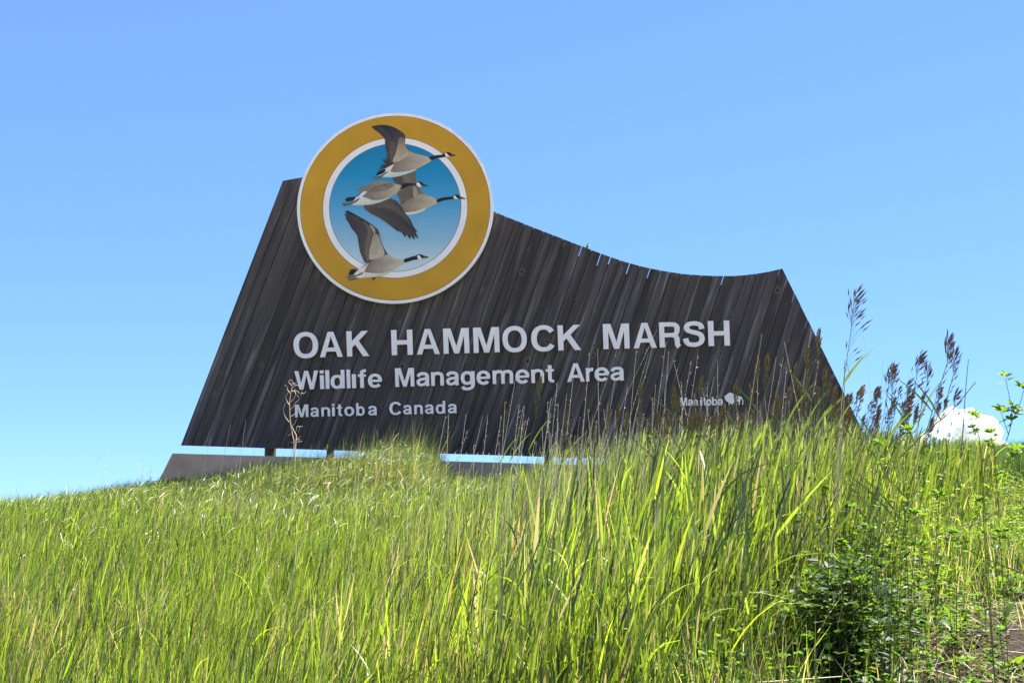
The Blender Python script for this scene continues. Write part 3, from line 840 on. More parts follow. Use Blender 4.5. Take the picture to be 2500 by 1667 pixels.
def blades(name, o, L, theta, phi, sag, w, col, nseg, mat, label, twist=None, tipcol=None, wtaper=.75, link=True):
    """many narrow leaves in one mesh. o: roots, theta: angle off vertical, phi: direction, sag: droop"""
    N = len(L)
    t = np.linspace(0, 1, nseg + 1)[None, :, None]
    dh = np.stack([np.cos(phi), np.sin(phi), 0 * phi], -1)[:, None, :]
    up = np.array([0, 0, 1.0])[None, None, :]
    st, ct = np.sin(theta)[:, None, None], np.cos(theta)[:, None, None]
    sg = sag[:, None, None]
    Lb = L[:, None, None]
    c = o[:, None, :] + Lb * (t * (dh * st + up * ct) + t ** 2 * sg * (dh * .75 - up * .45) - t ** 3.2 * up * sg * sg * .35)
    if twist is None: twist = rng.uniform(-.9, .9, N)
    side = np.stack([-np.sin(phi), np.cos(phi), 0 * phi], -1)
    nrm = np.stack([np.cos(phi) * np.cos(theta), np.sin(phi) * np.cos(theta), -np.sin(theta)], -1)
    s = side * np.cos(twist)[:, None] + nrm * np.sin(twist)[:, None]
    prof = (np.clip(np.linspace(0, 1, nseg + 1) * 5 + .45, 0, 1) * (1 - np.linspace(0, 1, nseg + 1) ** 1.6) ** wtaper)[:nseg]
    hw = (w[:, None] * .5 * prof[None])[:, :, None] * s[:, None, :]
    A, B, T = c[:, :nseg] - hw, c[:, :nseg] + hw, c[:, nseg:]
    V = np.concatenate([np.stack([A, B], 2).reshape(N, 2 * nseg, 3), T], 1)
    k = 2 * nseg + 1
    q = np.array([[2 * i, 2 * i + 1, 2 * i + 3, 2 * i + 2] for i in range(nseg - 1)]).reshape(-1)
    tri = np.array([2 * nseg - 2, 2 * nseg - 1, 2 * nseg])
    loc = np.concatenate([q, tri])
    loops = (loc[None] + (np.arange(N) * k)[:, None]).ravel().astype(np.int32)
    tot = np.tile(np.array([4] * (nseg - 1) + [3]), N).astype(np.int32)
    start = np.concatenate([[0], np.cumsum(tot)[:-1]]).astype(np.int32)
    me = bpy.data.meshes.new(name)
    me.vertices.add(N * k); me.vertices.foreach_set('co', V.astype(np.float32).ravel())
    me.loops.add(len(loops)); me.loops.foreach_set('vertex_index', loops)
    me.polygons.add(len(tot)); me.polygons.foreach_set('loop_start', start)
    try: me.polygons.foreach_set('loop_total', tot)
    except Exception: pass
    me.polygons.foreach_set('use_smooth', np.ones(len(tot), bool))
    me.update(calc_edges=True)
    tt = np.concatenate([np.repeat(np.linspace(0, 1, nseg + 1)[:nseg], 2), [1.0]])
    cc = col[:, None, :] * np.ones((1, k, 1))
    if tipcol is not None:
        cc = cc * (1 - tt[None, :, None] ** 1.5) + tipcol[:, None, :] * tt[None, :, None] ** 1.5
    ca = me.color_attributes.new('col', 'FLOAT_COLOR', 'POINT')
    ca.data.foreach_set('color', np.concatenate([cc, np.ones((N, k, 1))], -1).astype(np.float32).ravel())
    o_ = put(name, me, None, mat)
    tag(o_, label, 'grass', None, 'stuff')
    return o_

def fieldnoise(x, y, s, seed=0.):
    return (np.sin(x * s + seed + 1.7 * np.sin(y * s * .7 + seed)) * np.cos(y * s * 1.1 + seed * 2 + 1.1 * np.sin(x * s * .6)) + .5 * np.sin(x * s * 2.7 + y * s * 1.9 + seed * 3)) / 1.5

def scatter(n, y0, y1, powr=1.0, margin=.35):
    y = y0 + (y1 - y0) * rng.random(n) ** powr
    hw = .4415 * y * 1.02 + margin
    x = rng.uniform(-1, 1, n) * hw
    return x, y

def tall_zone(x, y):         # tall brome on the near slope, left of the path edge
    edge = .98 + (y - 4.4) * .53 + .16 * fieldnoise(x, y, 2.1, .4)
    return x < edge
def wind(n, spread=.9, bias=0.15): return bias + rng.normal(0, spread, n)

G_BRIGHT = np.array([.235, .335, .026]); G_MID = np.array([.120, .168, .028]); G_DEEP = np.array([.024, .050, .012]); G_BLUE = np.array([.085, .135, .06])
STRAW = np.array([.46, .385, .25]); BROWN = np.array([.13, .085, .045])
def mixcol(n, cs, ws, jit=.22):
    ws = np.array(ws) / sum(ws); idx = rng.choice(len(cs), n, p=ws)
    c = np.array(cs)[idx] * rng.uniform(1 - jit, 1 + jit, (n, 1)) * rng.uniform(.94, 1.06, (n, 3))
    return c

def clumped(x, y, s, thr, seed=0.):
    return fieldnoise(x, y, s, seed) + .5 * fieldnoise(x, y, s * 2.9, seed + 2) > thr

# 1) near slope: upright shoots with broad leaves breaking away to the right
def near_grass():
    n = 30000
    x, y = scatter(n, 3.2, 10.5, 1.15)
    k = tall_zone(x, y); x, y = x[k], y[k]
    keep = fieldnoise(x, y, 1.3, .3) + rng.uniform(-.9, 1.3, len(x)) > -.45
    x, y = x[keep], y[keep]; n = len(x)
    z = hgt(x, y)
    rt = sstep(-1.2, .9, x - .04 * y)                        # taller towards the right
    h = (.40 + .58 * rt) * rng.uniform(.62, 1.12, n) * (1 + .12 * fieldnoise(x, y, 1.9, 2))
    lim = cap_z(x, y) - z + rng.normal(0, .04, n) + (rng.random(n) < .10) * rng.uniform(0, .16, n)
    h = np.clip(np.minimum(h, lim), .12, 1.0)
    o = np.stack([x, y, z - .02], -1)
    ph = wind(n, 1.3); th = np.abs(rng.normal(.07, .07, n))
    # shoots
    blades('meadow_grass', o, h, th, ph, rng.uniform(0, .08, n), rng.uniform(.0024, .0048, n), mixcol(n, [G_MID, G_BRIGHT, G_DEEP, G_BLUE * 1.2, STRAW * 1.2], [4, 3.4, 4, 1.5, 2.0]), 4, M_GRASS,
           'upright green grass shoots covering the near slope of the bank', tipcol=mixcol(n, [G_BRIGHT, G_MID, STRAW], [4, 3, .8]))
    # leaves
    for rep, (lo, hi) in enumerate(((.05, .35), (.3, .6), (.55, .9), (.1, .8))):
        f = rng.uniform(lo, hi, n)
        base = o + (np.stack([np.cos(ph) * np.sin(th), np.sin(ph) * np.sin(th), np.cos(th)], -1)) * (h * f)[:, None]
        right = rng.random(n) < .72
        p2 = np.where(right, rng.normal(.0, .6, n), rng.uniform(0, 6.28, n))
        L = rng.uniform(.08, .28, n) * (.8 + .5 * rt)
        th2 = np.where(right, np.abs(rng.normal(.28, .15, n)), np.abs(rng.normal(.15, .12, n)))
        tipz = base[:, 2] + L * np.cos(th2)
        capz = cap_z(base[:, 0], base[:, 1]) + .03
        L = np.where(tipz > capz, np.maximum(L * .45, L - (tipz - capz)), L)
        wd = rng.uniform(.0030, .0085, n) * np.where(rng.random(n) < .12, 1.45, 1) * (.8 + .5 * rt) * (.8 + .45 * rt)
        c = mixcol(n, [G_BRIGHT, G_BRIGHT * 1.15, G_MID, G_DEEP, STRAW * .8], [4, 2.8, 3.5, 4, 1.1])
        dryp = (fieldnoise(x, y, 1.9, 7) + .5 * fieldnoise(x, y, 5.1, 3) > .55) & (rng.random(n) < .45)
        c[dryp] = mixcol(int(dryp.sum()), [STRAW, STRAW * .6, np.array([.30, .24, .08])], [3, 2, 2])
        blades('grass_leaves', base, L, th2, p2, np.where(rng.random(n) < .13, rng.uniform(.2, .8, n), rng.uniform(0, .10, n)), wd, c, 5, M_GRASS, 'yellow green grass blades bending to the right on the near slope', twist=rng.normal(0, .7, n))
near_grass()

def feathery_straw():
    n = 2600
    y = rng.uniform(4.9, 8.2, n); a = rng.uniform(1230, 2110, n); x = (a - 1250) / F * y / .99
    k = tall_zone(x, y); x, y, a = x[k], y[k], a[k]; n = len(x)
    z = hgt(x, y)
    up_ = np.interp(a, [1230, 1330, 1700, 2050, 2110], [.03, .12, .22, .22, .08])
    h = cap_z(x, y) - z + up_ * rng.random(n) ** 1.3
    c = mixcol(n, [STRAW * 1.2, STRAW * .7, BROWN * 1.4, G_MID], [4, 4, 3, 2])
    blades('feathery_straw', np.stack([x, y, z - .02], -1), h, np.abs(rng.normal(.10, .07, n)), wind(n, .7), rng.uniform(0, .08, n), rng.uniform(.0010, .0024, n), c, 5, M_DRY, 'mass of thin tan and brown dry stems rising above the near grass before the sign')
feathery_straw()

# 2) the far slope and the crest: fine dense grass
def far_grass():
    n = 190000
    x, y = scatter(n, 7.0, 18.2, .72, .8)
    px = 1250 + x / y * F * .99
    hide = (px > 1350) & (px < 2150) & (y > 11.0)
    k = ~(hide & (rng.random(n) < .4))
    k &= ~((x > .33 * y - .2) & (y < 16.5) & (y > 7))
    k &= (y < 16.8)
    x, y = x[k], y[k]; n = len(x); z = hgt(x, y)
    h = rng.uniform(.20, .42, n) * (1 + .22 * fieldnoise(x, y, 1.1, 1.0) + .12 * fieldnoise(x, y, 3.3, 4.0))
    lim = cap_z(x, y) - z + rng.normal(0, .02, n) + (rng.random(n) < .05) * rng.uniform(0, .14, n)
    lim = lim + np.interp(1250 + x / y * F * .99, [700, 800, 1050, 1080], [0, 1, 1, 0]) * sstep(12.6, 13.8, y) * np.where(rng.random(n) < .22, rng.uniform(0, .34, n), rng.uniform(-.2, .02, n)) * (.7 + .5 * fieldnoise(x, y, 7, 1))
    hpx = 1250 + x / y * F * .99
    hump = np.interp(hpx, [560, 660, 760, 830, 890, 960, 1030, 1058, 1082], [0, .42, .55, .75, 1.0, 1.05, 1.0, .6, 0]) * sstep(12.2, 14.2, y) * (.85 + .3 * fieldnoise(x, y, 6, 2))
    c_h = hump * (rng.random(n) < .30)
    h = h + hump * .85 * rng.uniform(.3, 1.0, n)
    h = np.clip(np.minimum(h, lim), .06, 1.2)
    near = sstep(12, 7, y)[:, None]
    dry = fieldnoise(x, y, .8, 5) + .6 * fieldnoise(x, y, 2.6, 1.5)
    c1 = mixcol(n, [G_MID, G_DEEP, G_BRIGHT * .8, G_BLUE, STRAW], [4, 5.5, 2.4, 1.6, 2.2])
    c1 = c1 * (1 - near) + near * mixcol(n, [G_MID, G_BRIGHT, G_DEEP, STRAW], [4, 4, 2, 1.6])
    dk = (dry > .35) & (rng.random(n) < .30)
    c1[dk] = mixcol(int(dk.sum()), [STRAW * .8, BROWN * 1.3, STRAW * .55], [3, 1, 3])
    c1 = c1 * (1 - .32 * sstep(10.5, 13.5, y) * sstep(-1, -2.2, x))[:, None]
    c1 = np.where((c_h > .3)[:, None], mixcol(n, [STRAW * .9, G_MID, G_BRIGHT], [4, 2, 1]), c1)
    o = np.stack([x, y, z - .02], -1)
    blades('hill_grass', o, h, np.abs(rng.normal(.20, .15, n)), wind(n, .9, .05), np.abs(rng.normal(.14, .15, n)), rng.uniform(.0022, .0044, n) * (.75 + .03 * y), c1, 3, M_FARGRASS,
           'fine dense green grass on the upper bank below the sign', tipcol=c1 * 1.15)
    # second flush: loose pale and dark leaves lying over, catching light
    m_ = 60000
    i = rng.integers(0, n, m_)
    base = o[i] + np.array([0, 0, 1.0]) * (h[i] * rng.uniform(.3, .85, m_))[:, None]
    c = mixcol(m_, [G_BRIGHT, G_MID, G_DEEP, STRAW], [3, 3, 2, .8])
    blades('hill_grass_leaves', base, rng.uniform(.07, .17, m_), np.abs(rng.normal(.75, .35, m_)), wind(m_, 1.1), rng.uniform(0, .5, m_), rng.uniform(.003, .0065, m_), c, 3, M_FARGRASS,
           'short bent grass leaves among the fine grass of the upper bank')
far_grass()

def crest_tips():
    n = 2600
    y = rng.uniform(13.2, 16.4, n); a = rng.uniform(-80, 1290, n); x = (a - 1250) / F * y / .99
    z = hgt(x, y)
    up_ = np.interp(a, [0, 420, 560, 700, 850, 1040, 1070, 1100, 1290], [.14, .13, .22, .26, .34, .34, .30, .20, .26])
    h = np.clip(cap_z(x, y) - z + up_ * rng.random(n) ** 1.7, .1, 1.4)
    c = mixcol(n, [STRAW, STRAW * .6, G_MID, G_DEEP], [2, 1.5, 4, 4])
    blades('crest_tips', np.stack([x, y, z - .02], -1), h, np.abs(rng.normal(.16, .12, n)), wind(n, .8), np.abs(rng.normal(.12, .15, n)), rng.uniform(.003, .006, n), c, 5, M_FARGRASS, 'longer single grass tips standing up along the crest before the sign')
crest_tips()

# 3) the patch of bluish grass on the crest at the right edge
def right_patch():
    n = 26000
    y = rng.uniform(11.2, 15.5, n); x = y * rng.uniform(.355, .52, n)
    z = hgt(x, y)
    h = rng.uniform(.28, .60, n)
    lim = cap_z(x, y) - z + rng.normal(.01, .03, n)
    h = np.clip(np.minimum(h, lim), .1, .9)
    c = mixcol(n, [G_BLUE, G_DEEP, G_MID], [5, 1.2, 3]) * 1.25
    blades('crest_grass', np.stack([x, y, z - .02], -1), h, np.abs(rng.normal(.16, .12, n)), wind(n, 1.0, .3), np.abs(rng.normal(.15, .15, n)), rng.uniform(.005, .009, n), c, 3, M_FARGRASS,
           'bluish green upright grass on the crest at the right edge')
right_patch()

# 4) litter: dead stalks lying low between the shoots and on the bare earth
def litter():
    n = 34000
    x, y = scatter(n, 3.2, 13, 1.2)
    z = hgt(x, y)
    wgt = rng.random(n) < np.where(tall_zone(x, y), .6, np.where(y < 6.4, 1.0, .55))
    x, y, z = x[wgt], y[wgt], z[wgt]; n = len(x)
    c = mixcol(n, [STRAW * .8, STRAW * .45, BROWN, BROWN * .5], [2, 3, 3, 2])
    blades('dead_grass_litter', np.stack([x, y, z + rng.uniform(0, .05, n)], -1), rng.uniform(.05, .22, n), rng.uniform(.9, 1.6, n), rng.uniform(0, 6.28, n), rng.uniform(-.05, .1, n), rng.uniform(.0015, .0045, n), c, 2, M_DRY,
           'tan dead grass and straw lying between the green plants')
litter()

# 5) low weeds on the right: small three-part leaves on short stems, cover nobody could count
def leaflets(name, P, Dr, Nn, L, W, col, label, mat, kind='stuff'):
    """flat pointed oval leaflets: position, direction, normal"""
    N = len(L)
    prof = [(0, 0), (.25, .42), (.55, .5), (.82, .28), (1.0, 0)]
    sd = np.cross(Dr, Nn); sd /= np.linalg.norm(sd, axis=1)[:, None] + 1e-9
    pts = []
    for t, w_ in prof:
        cen = P + Dr * (L * t)[:, None] - Nn * (L * .12 * t * t)[:, None]
        if w_ == 0: pts.append(cen)
        else:
            pts.append(cen + sd * (W * w_)[:, None] + Nn * (W * .12)[:, None]); pts.append(cen); pts.append(cen - sd * (W * w_)[:, None] + Nn * (W * .12)[:, None])
    V = np.stack(pts, 1); k = V.shape[1]
    f = [(0, 2, 1), (0, 3, 2), (10, 7, 8), (10, 8, 9)]; qd = [(1, 2, 5, 4), (2, 3, 6, 5), (4, 5, 8, 7), (5, 6, 9, 8)]
    loc = np.array([i for t_ in f for i in t_] + [i for q_ in qd for i in q_])
    loops = (loc[None] + (np.arange(N) * k)[:, None]).ravel().astype(np.int32)
    tot = np.tile(np.array([3] * 4 + [4] * 4), N).astype(np.int32)
    me = bpy.data.meshes.new(name)
    me.vertices.add(N * k); me.vertices.foreach_set('co', V.astype(np.float32).ravel())
    me.loops.add(len(loops)); me.loops.foreach_set('vertex_index', loops)
    me.polygons.add(len(tot)); me.polygons.foreach_set('loop_start', np.concatenate([[0], np.cumsum(tot)[:-1]]).astype(np.int32))
    me.update(calc_edges=True)
    ca = me.color_attributes.new('col', 'FLOAT_COLOR', 'POINT')
    cc = np.repeat(col[:, None, :], k, 1)
    cc[:, [2, 5, 8]] *= 1.25
    ca.data.foreach_set('color', np.concatenate([cc, np.ones((N, k, 1))], -1).astype(np.float32).ravel())
    o_ = put(name, me, None, mat); tag(o_, label, 'weeds', None, kind); return o_

def unit(a): return a / (np.linalg.norm(a, axis=1)[:, None] + 1e-9)
def low_weeds():
    n = 5200
    y = 3.4 + 8.5 * rng.random(n) ** 1.3; edge = .72 + (y - 4.4) * .42
    x = edge + rng.uniform(-.1, 1, n) ** 1.3 * np.maximum(.4415 * y + .3 - edge, .3) if False else edge + (rng.random(n) ** 1.25 - .06) * np.maximum(.4415 * y + .3 - edge, .3)
    bare = (clumped(x, y, 2.6, .0, 1.0) & (x > edge + .42)) | ((x > edge + .35 + .12 * fieldnoise(x, y, 4, 1)) & (y < 6.1 + .4 * fieldnoise(x, y, 3, 2)) & (rng.random(n) < .96))
    k = ~(bare & (rng.random(n) < .85)); x, y = x[k], y[k]; n = len(x)
    z = hgt(x, y)
    frac = np.clip((x - (.72 + (y - 4.4) * .42)) / np.maximum(.4415 * y - .72 - (y - 4.4) * .42, .2), 0, 1)
    hh = rng.uniform(.08, .42, n) * (1.2 - .9 * frac)
    ph = rng.uniform(0, 6.28, n); lean = rng.uniform(0, .35, n)
    P, Dr, Nn, L, W = [], [], [], [], []
    for j in range(6):
        f = rng.uniform(.25, 1, n)
        c = np.stack([x + np.cos(ph) * lean * hh * f, y + np.sin(ph) * lean * hh * f, z + hh * f], -1)
        az = rng.uniform(0, 6.28, n); el = rng.uniform(-.1, .7, n)
        pet = np.stack([np.cos(az) * np.cos(el), np.sin(az) * np.cos(el), np.sin(el)], -1)
        cc = c + pet * rng.uniform(.01, .03, n)[:, None]
        for q in (-.75, 0, .75):
            a2 = az + q
            d = unit(np.stack([np.cos(a2) * np.cos(el - .2), np.sin(a2) * np.cos(el - .2), np.sin(el - .2) + rng.normal(0, .15, n)], -1))
            nn = unit(np.stack([rng.normal(0, .35, n), rng.normal(0, .35, n), np.ones(n)], -1))
            P.append(cc); Dr.append(d); Nn.append(nn); L.append(rng.uniform(.014, .030, n)); W.append(rng.uniform(.008, .015, n))
    P, Dr, Nn, L, W = (np.concatenate(a) for a in (P, Dr, Nn, L, W))
    col = mixcol(len(L), [np.array([.085, .165, .022]), np.array([.055, .12, .022]), np.array([.12, .19, .03]), np.array([.15, .13, .03])], [4, 3, 3, .8])
    leaflets('clover_cover', P, Dr, Nn, L, W, col, 'low leafy clover and alfalfa covering the bare corner at the right', M_WEED)
    # their stems and thin grass among them
    o = np.stack([x, y, z - .01], -1)
    blades('weed_stems', o, hh * 1.02, lean, ph, 0 * hh, rng.uniform(.0018, .003, n), mixcol(n, [G_MID, BROWN, G_DEEP], [4, 1, 2]), 2, M_WEED, 'thin green stems of the low weeds on the bare corner')
    n2 = 30000
    y = 3.4 + 8 * rng.random(n2) ** 1.3; edge = .85 + (y - 4.4) * .42
    x = edge + rng.random(n2) ** 1.6 * np.maximum(.4415 * y + .3 - edge, .3)
    fr = np.clip((x - edge) / np.maximum(.4415 * y - edge, .2), 0, 1)
    kk = ~((fr > .28) & (y < 6.0) & (rng.random(n2) < .97)); x, y, fr = x[kk], y[kk], fr[kk]; n2 = len(x)
    blades('sparse_grass', np.stack([x, y, hgt(x, y) - .01], -1), rng.uniform(.15, .62, n2) * (1.15 - .95 * fr) * (.75 + .35 * sstep(3.8, 6, y)), np.abs(rng.normal(.2, .15, n2)), rng.uniform(0, 6.28, n2), np.abs(rng.normal(.1, .15, n2)), rng.uniform(.003, .0085, n2),
           mixcol(n2, [G_BRIGHT, G_MID, G_DEEP, STRAW], [2, 4, 4, 1.6]), 4, M_GRASS, 'thin grass growing through the weeds at the right')
low_weeds()
# 6) leafy plants in the hump before the sign and on the left crest
def hump_weeds():
    P, Dr, Nn, L, W = [], [], [], [], []
    def patch(pxa, pxb, ya, yb_, n, hz):
        y = rng.uniform(ya, yb_, n); a = rng.uniform(pxa, pxb, n); x = (a - 1250) / F * y / .99
        top = cap_z(x, y); z0 = hgt(x, y)
        z = z0 + (np.minimum(top, z0 + hz) - z0) * rng.uniform(.15, 1, n) ** .7 * (.75 + .2 * fieldnoise(x, y, 5, 1))
        az = rng.uniform(0, 6.28, n)
        P.append(np.stack([x, y, z], -1)); Dr.append(unit(np.stack([np.cos(az), np.sin(az), rng.uniform(-.2, .6, n)], -1)))
        Nn.append(unit(np.stack([rng.normal(0, .5, n), rng.normal(-.3, .5, n), np.ones(n)], -1))); L.append(rng.uniform(.03, .06, n)); W.append(rng.uniform(.012, .026, n))
    patch(840, 1065, 13.2, 15.2, 700, .85)
    patch(370, 480, 15.5, 16.4, 1400, .42)
    patch(720, 860, 14.5, 16, 700, .4)
    P, Dr, Nn, L, W = (np.concatenate(a) for a in (P, Dr, Nn, L, W))
    leaflets('leafy_weeds', P, Dr, Nn, L, W, mixcol(len(L), [np.array([.07, .13, .025]), np.array([.11, .17, .03]), np.array([.045, .09, .02])], [4, 3, 3]), 'leafy green weeds mixed into the grass hump before the sign', M_WEED)
hump_weeds()
def thicket(name, pa, pb, ya, yb_, n, hmin, hmax, cols, ws, label, lsz=(.018, .034), shrink=.42):
    y = rng.uniform(ya, yb_, n); a = rng.uniform(pa, pb, n); x = (a - 1250) / F * y / .99
    z0 = hgt(x, y)
    stem_h = (hmin + (hmax - hmin) * rng.random(n)) * (1 + .2 * fieldnoise(x, y, 4, 1))
    stem_h = np.minimum(stem_h, cap_z(x, y) - z0 + rng.normal(0, .03, n))
    # plants stand in bunches: pull the leaves towards their stems
    k = 260; sx = (np.clip(rng.normal((pa + pb) / 2, (pb - pa) * .27, k), pa - 40, pb + 60) - 1250) / F / .99; sy = rng.uniform(ya, yb_, k); sx = sx * sy
    idx = rng.integers(0, k, n); x = sx[idx] + rng.normal(0, .05, n); y = sy[idx] + rng.normal(0, .05, n); z0 = hgt(x, y)
    hs = (hmin + (hmax - hmin) * rng.random(k))[idx]; hs = np.minimum(hs, cap_z(x, y) - z0)
    f = rng.random(n) ** .7
    P0 = np.stack([x, y, z0 + hs * f], -1)
    P, Dr, Nn, L, W = [], [], [], [], []
    az = rng.uniform(0, 6.28, n); el = rng.uniform(-.2, .8, n)
    for q in (-.8, 0, .8):
        a2 = az + q
        P.append(P0); Dr.append(unit(np.stack([np.cos(a2) * np.cos(el), np.sin(a2) * np.cos(el), np.sin(el)], -1)))
        Nn.append(unit(np.stack([rng.normal(0, .45, n), rng.normal(0, .45, n), np.ones(n)], -1)))
        L.append(rng.uniform(lsz[0], lsz[1], n)); W.append(rng.uniform(lsz[0] * shrink, lsz[1] * shrink, n))
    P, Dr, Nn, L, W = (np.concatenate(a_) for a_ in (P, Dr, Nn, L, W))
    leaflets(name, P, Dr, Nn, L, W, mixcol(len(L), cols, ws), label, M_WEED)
    o = np.stack([sx, sy, hgt(sx, sy) - .01], -1); hk = np.minimum(np.full(k, hmax), cap_z(sx, sy) - hgt(sx, sy)) * .95
    blades(name + '_stems', o, hk, np.abs(rng.normal(.05, .06, k)), rng.uniform(0, 6.28, k), np.zeros(k), np.full(k, .0035), mixcol(k, [G_MID, BROWN], [3, 1]), 3, M_WEED, 'green and brown stems inside the leafy thicket at the right')
LG = [np.array([.11, .18, .03]), np.array([.05, .10, .02]), np.array([.18, .24, .04])]
thicket('leafy_thicket', 1965, 2290, 5.3, 7.6, 3600, .20, .72, LG, [4, 3, 3], 'dense tall alfalfa thicket right of the bright grass')
thicket('shaded_weeds', 1820, 2140, 4.1, 5.8, 6500, .05, .50, [np.array([.04, .08, .02]), np.array([.08, .13, .03]), np.array([.025, .05, .015])], [4, 2, 4], 'dense weeds coloured dark for shade at the foot of the bright grass', (.016, .060), .34)  # shadow beside the tall plants is put into these darker leaf colours
thicket('corner_weeds', 2180, 2520, 7.0, 11, 7000, .06, .26, LG, [3, 2, 4], 'light green low weeds on the slope at the right edge')
thicket('soil_sprouts', 2120, 2520, 4.3, 6.4, 260, .01, .06, [np.array([.10, .17, .03]), np.array([.05, .09, .02]), np.array([.14, .09, .04])], [4, 3, 2], 'small scattered leaves and sprouts on the bare soil in the lower right corner', (.018, .045), .45)

# ---------------------------------------------------------------- stalks, seed heads and dry stems one can count
def cmesh(m, name, smooth=False): return m.mesh(name, smooth=smooth, color=True)

def stalk_path(tip, y, lean=(0, 0), h=None, bow=.04):
    base_x = tip.x + lean[0]; base_y = y + lean[1]
    base = Vector((base_x, base_y, H(base_x, base_y) - .02))
    mid = base.lerp(tip, .55) + Vector((lean[0] * .22 + bow * rnd.uniform(-.5, .5), 0, .0))
    return smooth_path([base, mid, tip], 5)

def brome(px, py, Y, length, nsp, label, group, droop=.35, cols=None, single=False, lean=-.05, side=1, width=1.0, leaf=True, dense=1.0):
    """a tall grass stalk: stem, a loose nodding seed head, a leaf or two"""
    tip = at(px, py, Y)
    path = [Vector(p) for p in stalk_path(tip - Vector((0, 0, length * .35)), Y, (lean - .06 + rnd.uniform(-.09, .06), rnd.uniform(-.05, .05)))]
    root = empty('brome_grass', path[0]); tag(root, label, 'grass stalk', group)
    gcol = (.15, .19, .05) if cols is None else cols[2]
    m = MB(); m.tube(path, .0015, .0008, 4, 0, gcol)
    put('stem', cmesh(m, 'stem'), root, M_WEED)
    cs = cols or [(.075, .045, .060), (.19, .115, .075), (.09, .13, .03)]
    top = path[-1]; d = (tip - top); rach = [top + d * t + Vector((side * droop * .10 * length * t * t, 0, 0)) for t in (0, .25, .5, .75, 1)]
    rach = [top - (path[-1] - path[-2]).normalized() * length * .5] + rach
    hd = MB(); hd.tube(rach, .0011, .0005, 3, 0, gcol)
    sp_list = []
    for i in range(nsp):
        f = (i + rnd.random() * .6) / nsp
        q = f * (len(rach) - 1.001); p0 = rach[int(q)].lerp(rach[int(q) + 1], q % 1)
        az = side * rnd.uniform(-.9, .9) + (0 if rnd.random() < .75 else math.pi)
        spread = width * (1.15 - .7 * f)
        bd = Vector((math.cos(az) * .42 * spread + side * .22 * droop, math.sin(az) * .42 * spread, rnd.uniform(.7, 1.1))).normalized()
        bl = length * rnd.uniform(.08, .30) * (1.1 - .75 * f)
        q0 = p0 + bd * bl
        hd.tube([p0, p0.lerp(q0, .5) + Vector((0, 0, .004)), q0], .0006, .0004, 3, 0, gcol)
        sd = (bd + Vector((side * .5 * droop, 0, -.25 * droop)) + Vector((rnd.uniform(-.15, .15),) * 3)).normalized()
        sl = rnd.uniform(.026, .040) * (.62 if single else 1)
        sp_list.append((q0 - sd * .002, sd, sl, lerp(cs[0], cs[1], rnd.random())))
    if single:
        for p, d_, l_, c_ in sp_list: hd.spindle(p, d_, l_, l_ * .12, 0, c_)
        sh = put('seed_head', cmesh(hd, 'seed_head'), root, M_SEED); sh['kind'] = 'stuff'
    else:
        sh = put('seed_head', cmesh(hd, 'seed_head'), root, M_SEED)
        for p, d_, l_, c_ in sp_list:
            m = MB(); m.spindle(p, d_, l_, l_ * .068, 0, c_); put('spikelet', cmesh(m, 'spikelet'), sh, M_SEED)
    if leaf:
        for f in (rnd.uniform(.45, .6), rnd.uniform(.7, .88)):
            b = path[int(f * (len(path) - 1))]
            s_ = side if rnd.random() < .7 else -side
            L = rnd.uniform(.16, .28); th = rnd.uniform(.25, .6)
            m = MB(); pv = []; n = 6; w = rnd.uniform(.007, .011)
            for i in range(n + 1):
                t = i / n
                c = b + Vector((s_ * L * (t * math.sin(th) + t * t * .2), rnd.uniform(-.002, .002), L * (t * math.cos(th) - t * t * .12)))
                ww = w * .5 * min(1, t * 4 + .4) * (1 - t ** 1.7)
                pv += [c + Vector((math.cos(th) * ww, .3 * ww, -s_ * math.sin(th) * ww)), c - Vector((math.cos(th) * ww, .3 * ww, -s_ * math.sin(th) * ww))]
            m.add(pv, [(2 * i, 2 * i + 1, 2 * i + 3, 2 * i + 2) for i in range(n)], 0, (.11, .17, .02))
            put('leaf', cmesh(m, 'leaf'), root, M_GRASS)
    return root

# purple seed heads standing against the sky right of the sign
brome(2075, 726, 3.9, .30, 46, 'tallest grass stalk with purple seed heads, against the sky just right of the sign', None, .6, width=1.15)
sky_heads = [(2168, 905, 4.1, .15, 18, 'grass stalk with a loose dark seed head nearest the right edge of the sign', .9),
             (2176, 908, 4.4, .22, 26, 'dense purple upright seed head, first beside the sign among short ones', .2),
             (2236, 876, 4.2, .17, 24, 'purple seed head bending right, between the upright one and the tall pair', .9),
             (2262, 905, 4.5, .14, 16, 'small purple seed head just left of the tall pair near the cloud', .3),
             (2310, 835, 4.0, .20, 30, 'left and taller seed head of the purple pair above the cloud', .4),
             (2325, 867, 4.2, .20, 26, 'right and shorter seed head of the purple pair above the cloud', .4),
             (2328, 965, 4.3, .12, 14, 'low purple seed head touching the left side of the cloud', .8),
             (2205, 990, 4.3, .12, 12, 'low thin seed head before the pale sky left of the cloud', .5)]
more_heads = [(2118, 985), (2140, 962), (2190, 950), (2212, 935), (2248, 965), (2285, 945), (2128, 1020), (2228, 1010), (2160, 1010), (2198, 1030)]
for px, py in more_heads: brome(px, py, rnd.uniform(4.3, 5.2), rnd.uniform(.10, .16), 16, 'small thin seed head in the low group between the sign edge and the cloud', 'small seed heads between the sign and the cloud', .9, None, True, lean=-.12, width=.7)
for px, py, Y, ln, ns, lb, dr in sky_heads: brome(px, py, Y, ln, int(ns * 1.5), lb, None, dr, lean=-.10, width=.8)

